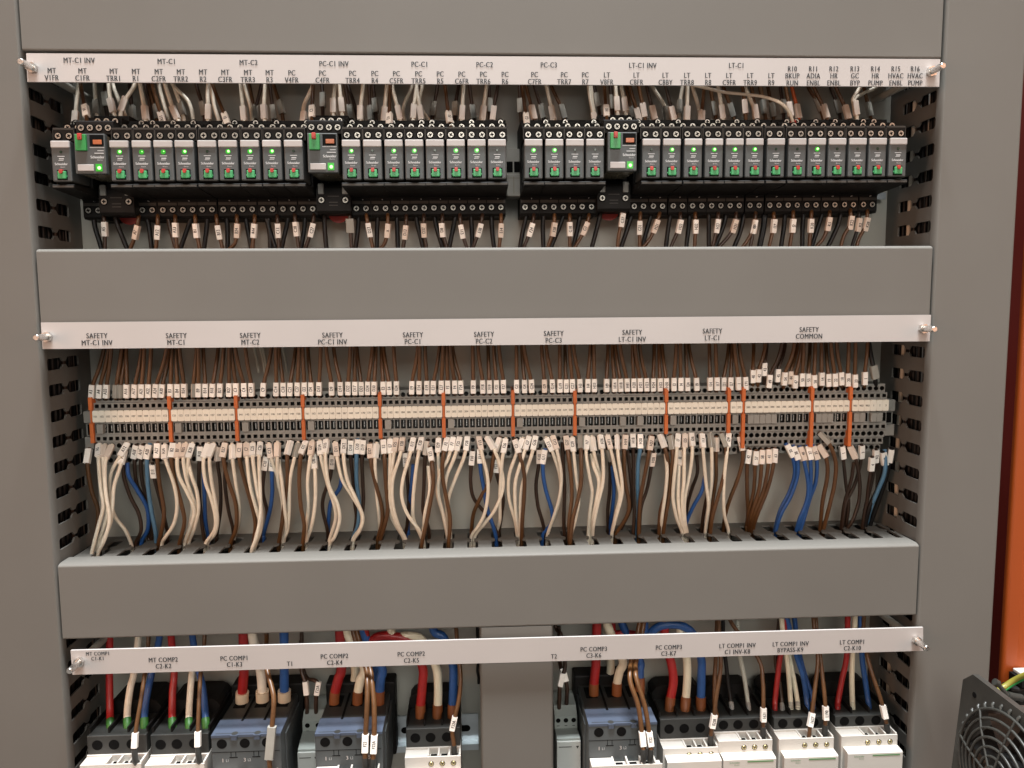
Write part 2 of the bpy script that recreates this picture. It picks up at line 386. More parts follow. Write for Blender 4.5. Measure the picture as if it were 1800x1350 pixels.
# ================================================================== RELAYS AND SOCKETS
def screw(mb_parent, x, y, z, r=2.3, rot=None, metal='screw_metal'):
    """terminal screw facing -y, sunk in a dark collar"""
    m = MB(); a = random.random()*math.pi if rot is None else rot
    m.cyl((x, y+.9, z), (x, y-.15, z), r, r*.93, 12, 0)
    for k in range(2):
        ca, sa = math.cos(a + k*math.pi/2), math.sin(a + k*math.pi/2)
        L, W = r*.62, r*.2
        q = [(L, W), (-L, W), (-L, -W), (L, -W)]
        m.add([(x + p*ca - w*sa, y - .22 - .02*k, z + p*sa + w*ca) for p, w in q], [(0,1,2,3)], 1)
    m.ring((x, y-.03, z), (0,-1,0), r*1.0, r*1.32, 12, 1)
    return m.build('terminal_screw', [metal, 'void'], mb_parent)
def relay_small():
    t = thing('relay', (0,0,0), '', 'relay', 'small plug-in relays')
    m = MB(); m.box(-7.1, 7.1, 0, 26, -15, 14.8, c=1.0); m.box(-6.2, 6.2, 26, 60, -14, 13)
    m.build('housing', 'relay_grey', t)
    m = MB(); m.box(-6.9, 6.9, -1.0, 2, 9.6, 14.9, c=.7); m.build('label_tab', 'relay_white', t)
    m = MB(); m.text('Schneider', (-.2, -.14, -2.0), X, Z, 1.75, .92, bold=.04); m.text('Electric', (.9, -.14, -4.2), X, Z, .9, .9)
    m.box(-2.6, 2.6, -.13, -.1, 3.3, 3.8); m.box(-1.6, 2.0, -.13, -.1, 1.4, 2.2); m.box(-2.0, 1.6, -.13, -.1, .4, .8)
    m.build('lettering', 'ink_grey', t)
    m = MB(); m.box(-3.6, 3.9, -.16, .5, -13.8, -6.4); m.build('lever_recess', 'void', t)
    m = MB(); m.box(-2.7, 3.3, -1.8, 2, -13.0, -7.4, c=.5); m.box(-3.4, 3.8, -.5, 2, -11.6, -10.4, c=.2); lv = m.build('test_lever', 'green', t)
    m = MB(); m.cyl((0.1, 2, -8.0), (0.1, -3.0, -8.0), 1.5, 1.35, 14); m.box(-1.1, 1.3, -2.6, 1, -9.2, -6.3, c=.3); m.build('reset_pin', 'red', t)
    return t
def led(par, on):
    m = MB()
    if on:
        m.ring((0, -.16, 6.5), (0,-1,0), .3, 1.9, 12, 1); m.cyl((.4, .5, 6.8), (.4, -.7, 6.8), 1.1 if on == 1 else .45, .8 if on == 1 else .3, 10, 0)
        return m.build('lamp', ['led_on', 'led_glow'], par)
    m.cyl((0, .5, 6.8), (0, -.5, 6.8), 1.3, .9, 12, 0); return m.build('lamp', 'led_off', par)
def socket_small():
    t = thing('relay_socket', (0,0,0), '', 'relay socket', 'black sockets under the small relays')
    pr = [(79.7, 37), (35, 37), (33.5, 31.5), (21, 31.5), (19.5, 25.6), (6, 25.6), (5.2, 24.8), (5.2, 15.6), (30, 15.4), (30, -16), (0.4, -17), (-.2, -17.5), (-.2, -19.6), (.4, -20), (44, -22.5), (45.5, -24), (45.5, -36), (47, -38), (79.7, -38)]
    m = MB(); m.prism(pr, -7.95, 7.95, 'x', 0)
    m.build('housing', 'socket_black', t)
    MB().box(-7.5, 7.5, 44.6, 45.4, -27.4, -25.2).build('lower_rim', 'socket_rim', t)
    MB().box(-7.6, 7.6, -.5, .3, -19.2, -17.9).build('ledge_rim', 'socket_rim', t)
    MB().box(-7.4, 7.4, 4.8, 5.1, 24.0, 25.3).build('upper_rim', 'socket_rim', t)
    for a in (-7.9, 7.5): MB().box(a, a+.4, 4.9, 5.1, 16, 23.9).build('side_rim', 'socket_rim', t)
    for sx in (-4, 4): screw(t, sx, 4.6, 19.4)
    for sx in (-3.6, 4.2): screw(t, sx, 19.0, 28.6)
    screw(t, random.choice((-3.8, 3.8)), 33, 35.0, 2.1)
    for sx in (-3.9, 3.9): screw(t, sx, 45.0, -31.0)
    for sx, z in ((-3.8, -21), (3.8, -21), (1.5, -24)): MB().cyl((sx, 47, z), (sx, 43.2, z), .55, .3, 6).build('test_point', 'ink_grey', t)
    return t
RX = [108, 211, 250, 288, 325, 365, 401.5, 440, 478.5, 516.5, 617.8, 655, 692.5, 728.6, 765, 801.5, 838, 874, 937.8, 974.5, 1010.5, 1046, 1144.6, 1180.7, 1218.4, 1255, 1291, 1326, 1363.5, 1401, 1435.5, 1471, 1506.7, 1542, 1577.8]
RN = 'MT V1FR,MT TRR1,MT R1,MT C2FR,MT TRR2,MT R2,MT C3FR,MT TRR3,MT R3,PC V4FR,PC TRR4,PC R4,PC C5FR,PC TRR5,PC R5,PC C6FR,PC TRR6,PC R6,PC C7FR,PC TRR7,PC R7,LT V8FR,LT C8BY,LT TRR8,LT R8,LT C9FR,LT TRR9,LT R9,R10 BKUP RUN,R11 ADIA ENBL,R12 HR ENBL,R13 GC BYP,R14 HR PUMP,R15 HVAC ENBL,R16 HVAC PUMP'.split(',')
# captions run in the same order as the relays
ON = [0,1,2,2,1,0,1,1,1,0, 1,0,1,1,0,1,1,0, 1,1,0,0, 0,1,1,1,1,1,0,0,1,0,0,0,0]
def zc(x): return 107.7 + (x + 326) / 642 * 4.2
proto_on = relay_small(); led(proto_on, True)
proto_off = relay_small(); led(proto_off, False); proto_dim = relay_small(); led(proto_dim, 2)
def drop(o):
    for c in list(o.children):
        drop(c)
    bpy.data.objects.remove(o)
SOCK = {}
sp = [socket_small() for _ in range(4)]
for i, (px, nm) in enumerate(zip(RX, RN)):
    x = at(px, 285, 0).x; z = zc(x)
    lab = ('small dark grey relay, green lamp %s, matching caption %s' % ('lit' if ON[i] else 'unlit', nm))
    dup((proto_off, proto_on, proto_dim)[ON[i]], (x, 0, z), lab, 'small plug-in relays')
    s_ = dup(sp[i % 4], (x + .35, 0, z), 'black screw-terminal socket holding the small relay captioned %s' % nm, 'black sockets under the small relays')
    SOCK[nm] = (x, z)
drop(proto_on); drop(proto_off); drop(proto_dim)
for q in sp: drop(q)
def relay_large():
    t = thing('wide_relay', (0,0,0), '', 'relay', 'wide relays with green flags')
    m = MB(); m.box(-11.2, 11.2, -3, 2, -10.0, 19.2, c=.5); m.build('front_plate', 'relay_grey', t)
    m = MB(); m.box(-10.6, 10.6, 2.1, 50, -9.6, 18.6); m.build('clear_case', 'relay_clear', t)
    m = MB(); m.box(-9.6, -1.7, -5.2, -2.6, 6.6, 18.4, c=.4); m.build('green_flag', 'green_dark', t)
    m = MB(); m.box(-7.3, -4.2, -6.6, -2, 14.2, 18.9, c=.5); m.cyl((-5.8, -4, 16.6), (-5.8, -7.0, 16.6), 1.3, 1.1, 12); m.build('reset_pin', 'red', t)
    m = MB(); m.box(.3, 10.3, -3.2, -2.9, 10.2, 18.3); m.build('window_recess', 'void', t)
    m = MB(); m.box(2.6, 9.0, -3.6, -2.5, 11.4, 14.7, c=.3); m.build('window', 'amber', t)
    m = MB(); m.text('Schneider', (10.2, -3.15, 2.2), X, Z, 1.9, .9, align='r', bold=.04); m.text('Electric', (9.0, -3.15, .1), X, Z, 1.0, .9, align='r')
    m.box(.0, 10.6, -3.14, -3.05, 8.9, 9.3); m.box(5.5, 10.0, -3.14, -3.05, 6.6, 7.1); m.box(3.2, 10.0, -3.14, -3.05, 4.7, 5.3)
    m.build('lettering', 'ink_grey', t)
    m = MB(); m.box(-9.4, 2.3, -3.7, -2.6, -8.0, -3.2, c=.4); m.build('label_tab', 'relay_white', t)
    m = MB(); m.box(3.6, 8.4, -3.3, -2.8, -8.2, -2.8, 1); m.cyl((6.2, -2.6, -5.8), (6.2, -4.2, -5.8), 1.5, 1.0, 12, 0); m.build('lamp', ['led_on', 'led_glow'], t)
    return t
def socket_large():
    t = thing('wide_relay_socket', (0,0,0), '', 'relay socket', 'wide black sockets under the wide relays')
    pr = [(79.7, 41), (36, 41), (34.5, 36.5), (22, 36.5), (20.5, 30.6), (6.6, 30.6), (5.6, 29.8), (5.6, 20.6), (52, 20.4), (52, -12), (36, -14), (35.4, -16), (35.4, -34), (37, -36), (79.7, -36)]
    m = MB(); m.prism(pr, -13.6, 13.6, 'x'); m.build('housing', 'socket_black', t)
    for k in range(4): screw(t, -9.9 + 6.6*k, 5.0, 25.2, 2.35)
    for k in range(3): screw(t, -4 + 6.6*k, 20.0, 33.4, 2.35)
    for sx in (-9.6, 9.6):
        screw(t, sx, 35.0, -25.6, 2.4)
        m = MB(); m.box(sx - 2.6 + .4, sx + 2.2, 33.6, 36, -21, -12.6, c=.4); m.build('grey_tab', 'jumper_grey', t)
    MB().prism([(8*math.cos(math.radians(180+20*k)), -35 + 6.5*math.sin(math.radians(180+20*k))) for k in range(10)], 58, 60, 'y').build('retaining_clip', 'red', t)
    for a, z in ((4.5, -22.5), (3.5, -27.3), (3.5, -29.7)): MB().box(-a, a, 35.0, 35.3, z-.3, z+.3).build('latch_rib', 'socket_rim', t)
    return t
BIG = [(158.6, 'MT C1FR'), (567.2, 'PC C4FR'), (1094, 'LT C8FR')]
pb, psb = relay_large(), socket_large()
for px, nm in BIG:
    x = at(px, 274, -3).x; z = zc(x) + .2
    dup(pb, (x, 0, z), 'wide relay with large green flag and amber window, matching caption %s' % nm, 'wide relays with green flags')
    dup(psb, (x + .6, 0, z), 'wide black socket behind the green-flag relay captioned %s' % nm, 'wide black sockets under the wide relays')
    SOCK[nm] = (x, z)
drop(pb); drop(psb)
# grey end bracket in the gap of the relay row
p0 = at(889, 300, 50); p1 = at(916, 300, 50)
t = thing('end_bracket', ((p0.x+p1.x)/2, 70, 95), 'grey end bracket clamped in the gap between captions PC R6 and PC C7FR', 'end bracket')
m = MB(); za = at(900, 262, 50).z; zb = at(900, 346, 50).z
m.box(p0.x, p1.x, 50, 78, zb+11, za); m.box(p0.x+.4, p1.x-.4, 46, 70, zb, zb+18, c=.8)
m.build('housing', 'jumper_grey', t)
m = MB(); z0 = at(900, 303, 50).z; z1 = at(900, 284, 50).z; w = (p1.x-p0.x)/2
m.box(p0.x+.8, p0.x+w-.6, 49.8, 50.1, z0, z1); m.build('clip_opening', 'void', t); m = MB(); m.box(p0.x+w+.6, p1.x-.8, 49.8, 50.1, z0, z1); m.build('clip_opening', 'void', t)
m = MB(); m.box(p0.x+w-.3, p0.x+w+.3, 45.8, 46.2, zb+2, zb+16); m.box(p0.x+1.2, p1.x-1.2, 45.8, 46.2, zb+14.5, zb+15); m.build('seam', 'ink_brown', t)

# ================================================================== TERMINAL ROW
HW = 2.53
BANDS = [(-72.5,-79.6,44,'r',-76.4,2.0),(-79.6,-85.2,40,'s',-82.3,1.55),(-85.2,-95.2,38.6,None,0,0),(-95.2,-106.4,40,'b',-100.9,0),(-106.4,-112,39.5,'s',-109.3,1.55),(-112,-119,42,'r',-115.7,2.05),(-119,-125.4,44,'s',-122.2,1.55),(-125.4,-133,48,'r',-129.2,2.0)]
def terminal_mesh():
    m = MB()
    for i, (zt, zb, y, kind, c, r) in enumerate(BANDS):
        if kind is None:
            m.add([(-HW,y,zb),(HW,y,zb),(HW,y,zt),(-HW,y,zt)], [(0,1,2,3)], 0)
        else:
            if kind == 's': hole = [(-r,c-r),(r,c-r),(r,c+r),(-r,c+r)]
            elif kind == 'b': hole = [(-2.0,c-3.75),(2.0,c-3.75),(2.0,c+3.75),(-2.0,c+3.75)]
            else: hole = [(r*math.cos(math.radians(225+30*k)), c + r*math.sin(math.radians(225+30*k))) for k in range(12)]
            n = len(hole); q = n//4
            outer = [(-HW,zb),(HW,zb),(HW,zt),(-HW,zt)]
            vs_ = [(a,y,b) for a,b in outer] + [(a,y,b) for a,b in hole] + [(a,y+7,b) for a,b in hole]
            fs = []
            for side in range(4):
                a, b = side, (side+1) % 4; ha = 4 + side*q
                ring = [4 + (side*q + k) % n for k in range(q+1)]
                fs.append((a, b) + tuple(reversed(ring)))
            m.add(vs_, fs, 0)
            m.add(vs_, [(4+k, 4+n+k, 4+n+(k+1) % n, 4+(k+1) % n) for k in range(n)] + [tuple(range(4+n, 4+2*n))], 1)  # hole walls and floor coloured dark, painting the shade inside the pocket
            if kind == 'b': m.box(-.2, .45, y+1.5, y+6.8, c-2.5, c+2.6, 2)
        if i:
            y2 = BANDS[i-1][2]; m.add([(-HW,y,zt),(HW,y,zt),(HW,y2,zt),(-HW,y2,zt)], [(0,1,2,3)], 0)
    prof = []
    for zt, zb, y, *_ in BANDS: prof += [(y, zt), (y, zb)]
    prof += [(70, -133), (70, -72.5)]
    for sx in (-HW, HW): m.add([(sx, a, b) for a, b in prof], [tuple(range(len(prof)))], 0)
    m.add([(-HW,44,-72.5),(HW,44,-72.5),(HW,70,-72.5),(-HW,70,-72.5)], [(0,1,2,3)], 0)
    m.add([(-HW,48,-133),(HW,48,-133),(HW,70,-133),(-HW,70,-133)], [(0,1,2,3)], 0)
    return m
DIV = [159.8, 298.3, 415.3, 532.6, 668, 779.8, 901.8, 1010.8, 1171.5, 1281.5, 1307.2, 1427.8, 1495.4]
GN = [list(range(101,113)), list(range(121,131)), list(range(141,151)), list(range(161,173)), list(range(181,191)), list(range(201,212)), list(range(221,231)), list(range(241,256)), list(range(261,271)), [271,272], list(range(280,291)), list(range(291,297)), [901,902,903,1,2,3]]
SECN = ['SAFETY MT-C1 INV','SAFETY MT-C1','SAFETY MT-C2','SAFETY PC-C1 INV','SAFETY PC-C1','SAFETY PC-C2','SAFETY PC-C3','SAFETY LT-C1 INV','SAFETY LT-C1','SAFETY COMMON']
def yrow(px, a=731, b=711.5): return a + (b-a)*(px-168)/(1555-168)
DX = [at(px, yrow(px), 37).x for px in DIV]; XEND = at(1561, 711, 38).x
base_mesh = None
TX = {}
tg = MB().prism([(-2.5,-94.6),(-2.5,-86.2),(-2.15,-86.2),(-2.15,-85.6),(2.15,-85.6),(2.15,-86.2),(2.5,-86.2),(2.5,-94.6),(2.15,-94.6),(2.15,-95.2),(-2.15,-95.2),(-2.15,-94.6)], 36.6, 38.5, 'y')
proto_term = terminal_mesh().build('terminal_block', ['term_grey', 'term_dark', 'zinc'])
proto_tag = tg.build('number_tag', 'tag_cream', proto_term)
for gi, g in enumerate(GN):
    xa = DX[gi] + 1.2; xb = (DX[gi+1] - 1.2) if gi < len(DX)-1 else XEND
    n = len(g); p = (xb - xa) / n
    for k, num in enumerate(g):
        x = xa + p*(k + .5); TX[num] = x
        o = proto_term.copy(); COL.objects.link(o); o.location = (x*S, 0, 0); o.scale.x = p/5.12; ORIG[o] = Vector((x,0,0))
        where = ('between two orange plates under %s' % SECN[gi]) if gi < 9 else ('in the narrow pair right of SAFETY LT-C1' if gi == 9 else 'below SAFETY COMMON')
        tag(o, 'grey terminal block tagged %d, %s from left %s' % (num, nth(k), where), 'terminal block', 'grey terminal blocks on the rail')
        c = proto_tag.copy(); COL.objects.link(c); c.parent = o; ORIG[c] = Vector((0,0,0))
        m = MB(); m.text(str(num), (0, 36.4, -90.4), X, Z, 1.6, .95, bold=.03); m.build('lettering', 'ink_brown', c, None)
        ORIG[c] = Vector((x,0,0))
bpy.data.objects.remove(proto_tag); bpy.data.objects.remove(proto_term)
for i, x in enumerate(DX):
    zb = -126.0 if i >= 10 else -112.5
    t = thing('divider_plate', (x, 70, zb), ('orange divider plate left of the first terminal of the row' if i == 0 else 'orange divider plate between terminals tagged %d and %d' % (GN[i-1][-1], GN[i][0])), 'divider', 'orange divider plates in the terminal row')
    m = MB(); m.box(x-1.2, x+1.2, 39, 69, zb, -73.5)
    m.box(x-1.5, x+1.5, 36.4, 39, -85.0, -74.5, c=.3); m.box(x-.8, x+.8, 37.2, 39, -95.6, -85.2); m.box(x-1.5, x+1.5, 36.4, 39, zb, -95.8, c=.3)
    m.build('plate', 'orange_plate', t)
JUMP = [(175,1),(313,1),(431,1),(546.5,1),(682,1),(793,1),(914,1),(1023.5,1),(1095.5,1),(1126,1),(1184,1),(1293,1),(1340.5,5),(1450,3),(1511.5,2),(1541.5,2)]
for i, (px, n) in enumerate(JUMP):
    x = at(px, yrow(px, 756, 733), 37).x; w = 2.55*n + (0 if n > 1 else .1)
    near = min(TX, key=lambda k: abs(TX[k] - x))
    t = thing('jumper_plug', (x, 40, -101), 'grey %sjumper plug in the slot at terminal tagged %d' % ('wide ' if n > 1 else 'single ', near), 'jumper plug', 'grey jumper plugs in the terminals')
    m = MB()
    for k in range(n): m.box(x - w + 2*w*k/n + .05, x - w + 2*w*(k+1)/n - .05, 37.0, 47, -104.9, -97.0, c=.35)
    m.build('plug', 'jumper_grey', t)
for side, x0, x1 in ((0, at(147, 745, 42).x, DX[0]-1.4), (1, XEND+.2, at(1573, 735, 42).x)):
    t = thing('end_bracket', ((x0+x1)/2, 75, -115), 'grey end bracket clamping the %s end of the terminal row' % ('left' if side == 0 else 'right'), 'end bracket', 'grey end brackets of the terminal row')
    m = MB(); m.box(x0, x1, 42, 75, -96.5, -86.5, c=.5); m.box(x0, x1, 42, 75, -118, -108, c=.5); m.box(x0, x1, 46, 75, -107.9, -96.6)
    m.build('clamp', 'term_grey', t)
    m = MB(); m.box(x0+1.2, x1-1.2, 45.6, 46.2, -107, -98); m.build('opening', 'void', t)

# ================================================================== WIRES
def smooth(pts, n=5):
    P = [pts[0]*2 - pts[1]] + pts + [pts[-1]*2 - pts[-2]]; out = []
    for i in range(1, len(P)-2):
        a, b, c, d = P[i-1], P[i], P[i+1], P[i+2]
        for k in range(n):
            t = k/n
            out.append(.5*((2*b) + (c-a)*t + (2*a-5*b+4*c-d)*t*t + (3*b-a-3*c+d)*t**3))
    out.append(P[-2]); return out
def walk(pts, s):
    for a, b in zip(pts, pts[1:]):
        l = (b-a).length
        if s <= l: return a + (b-a)*(s/l if l else 0), (b-a).normalized()
        s -= l
    return pts[-1], (pts[-1]-pts[-2]).normalized()
def add_marker(w, c, d, text, matn='marker_white', Lm=11.2, Wd=4.3, roll=0., e=1.9):
    """sleeve marker around a wire at c, axis d; the printed face looks forward"""
    d = d.normalized()
    if d.z < 0: d = -d
    f = Vector((math.sin(roll), -math.cos(roll), 0)); f = (f - d*f.dot(d)).normalized(); r = f.cross(d)      # f: face normal
    m = MB(); a, b = Lm/2, Wd/2
    vs_ = []
    ch = .35
    for s_ in (-1, 1):
        for (u, v) in ((-b, -e+ch), (-b+ch, -e), (b-ch, -e), (b, -e+ch), (b, e-ch), (b-ch, e), (-b+ch, e), (-b, e-ch)):
            vs_.append(c + d*(a*s_) + r*u - f*v)
    m.add(vs_, [tuple(range(7, -1, -1)), tuple(range(8, 16))] + [(i, (i+1) % 8, 8+(i+1) % 8, 8+i) for i in range(8)])
    o = m.build('wire_marker', matn, w)
    if text:
        m = MB(); m.text(text, c + f*(e+.12), d, -r if r.x > 0 else r, 2.7, .74, bold=.03)
        m.build('lettering', 'ink', o)
    return o
WIRES = []     # (object, colour, section, x, area, text)
CN = {'W':'cream','B':'brown','D':'dark brown','K':'black','U':'blue','L':'pale blue','R':'red','O':'orange','C':'ivory','G':'grey'}
def wire(col, pts, r, sec, area_, text='', marker=None, mat_m='marker_white', ferrule=None, n=8, roll=0., ml=11.2, mw=4.3, name='wire', cat='wire', grp=None, sm=5):
    P = smooth([Vector(p) for p in pts], sm)
    m = MB(); m.tube(P, r, n)
    w = m.build(CN[col].replace(' ', '_') + '_' + cat, 'wire_' + col, None, P[0])
    tag(w, '', CN[col] + ' ' + cat, grp)
    if marker is not None:
        c, d = walk(P, marker); add_marker(w, c, d, text, mat_m, ml, max(mw, 2*r+.9), roll, max(1.9, r+.3))
    if ferrule:
        fm, fl, fr = ferrule
        q = MB(); q.tube([walk(P, .1 + (fl-.1)*i/8)[0] for i in range(9)], fr, 14); q.build('ferrule', fm, w)
    key = P[0] if marker is None else walk(P, marker)[0]
    WIRES.append([w, col, sec, key.x, area_, text]); return w
def section(px, table):
    return min(table, key=lambda q: abs(q[1]-px))[0]
SEC2 = [('SAFETY '+n, x) for n, x, *_ in saf]

# ---- row two, above the terminals: marker x, top x, text, (marker centre y offset)
UP2 = [(162,184,'A3'),(175,192,'A4'),(187,196,'A32'),(204,214,'~'),(212,221,'~'),(223,222,'A16'),(237,250,'A17'),(249,254,'A21'),(261,266,'A22'),(274,294,'A24'),(285,300,'A30'),(300,302,'B3'),(312,309,'B4'),(324,315,'B24'),(340,346,'~'),(349,349,'B9'),(361,357,'B14'),(374,384,'B18'),(387,394,'B21'),(403,403,'B27'),(415,406,'C3'),(429,413,'C4'),(442,431,'C24'),(463,478,'C9'),(485.6,485,'C14'),(498,490,'C18'),(510,520,'C21'),(523,526,'C27'),(535,532,'D3'),(547,541,'D4'),(561,564,'D33'),(583,573,'D9'),(598.5,586,'D14'),(612,616,'D22'),(624,623,'D17'),(635,627,'D21'),(646.5,655,'D24'),(658,661,'D30'),(673.5,670,'E3'),(684,674,'E4'),(697,692,'E24'),(724,735,'E9'),(737,738,'E14'),(750.5,747,'E19'),(762,773,'E21'),(776,779,'E27'),(787,785,'F3'),(799,791,'F4'),(810,795,'F24'),(832,831,'F9'),(848.6,840,'F18'),(860,858,'F19'),(872.6,868,'F21'),(885,877,'F27'),(908,908,'G3'),(922,917,'G4'),(934,921,'G24'),(957,952,'G9'),(971,960,'G14'),(984,984,'G19'),(995,993,'G21'),(1006,1001,'G27'),(1019,1008,'H3'),(1033,1038,'H4'),(1044.6,1044,'H33'),(1066,1069,'H9'),(1080,1076,'H14'),(1090.5,1082,'H18'),(1102,1090,'H41'),(1114,1112,'H20'),(1125,1116,'H21'),(1136,1124,'H23'),(1148,1150,'H24'),(1160,1158,'H32'),(1171,1164,'H30'),(1184.5,1189,'I3'),(1196.6,1196,'I4'),(1208,1205,'I24'),(1224,1211,'I9'),(1248,1247,'I14'),(1260,1258,'I17'),(1271.6,1281,'I21'),(1284,1287,'I27'),(1297.6,1291,'1'),(1310,1299,'171'),(1323,1325,'40',-12),(1333,1345,'42',-13),(1343.5,1348,'43',-24),(1352.5,1374,'49',-3),(1366.7,1380,'45',-13),(1379,1396,'54',-7),(1389,1402,'44',-9),(1397.6,1409,'47',-2),(1410,1413,'50',-5),(1420,1424,'53',-5),(1431,1433,'58',-2),(1444,1444,'14',-6),(1456,1452,'19',-4),(1467.6,1461,'22',-4),(1478.5,1471,'18',-6),(1490,1492,'20',-4),(1502.5,1504,'23',-2),(1520,1525,'1',-6)]
for i, row in enumerate(UP2):
    xm, xt, tx = row[:3]; dy = row[3] if len(row) > 3 else 0
    yc = 687.5 + (670.5-687.5)*(xm-165)/(1520-165) + dy; yh = 703 + (681.7-703)*(xm-165)/(1556-165)
    lean = max(-4, min(4, (xt-xm)*.14)) if dy == 0 else (xt - xm)*.2
    jy = random.uniform(-1.5, 1.5); yb = 49
    pts = [at(xm - lean*.6, yh, yb), at(xm - lean*.3, yc+11, 42+jy), at(xm + lean*.5, yc-11, 41+jy), at(xm + lean + (xt-xm-lean)*.55, (yc-14+612)/2, 42+jy*3), at(xt, 606, 44+jy*5), at(xt, 570, 45+jy*5)]
    side = tx == '~'
    wire('B' if xm not in (1343.5, 1366.7, 1352.5) else 'D', pts, 1.55, section(xm, SEC2), 'above the terminal row', '' if side else tx, (pts[1]-pts[0]).length + (pts[2]-pts[1]).length/2, 'marker_pink_or_shaded' if tx in ('G9', '44') else ('marker_clear_or_shaded' if side else 'marker_white'), roll=(random.choice((-1, 1))*1.1 if side else random.uniform(-.12, .12)), grp='wires above the terminal row')
wire('K', [at(1539, 681, 49), at(1539, 672, 43), at(1537, 655, 40), at(1534, 640, 40), at(1529, 612, 43), at(1527, 575, 46)], 1.9, 'SAFETY COMMON', 'above the terminal row', '', 19, 'marker_clear_or_shaded', mw=6, ml=12, grp='wires above the terminal row')
for xm in (470, 505, 455, 466):      # pale wires far back
    wire('G', [at(xm, 655, 66), at(xm-4, 630, 66), at(xm-9, 606, 62), at(xm-9, 580, 60)], 1.3, section(xm, SEC2), 'far behind above the terminal row', grp='wires above the terminal row')

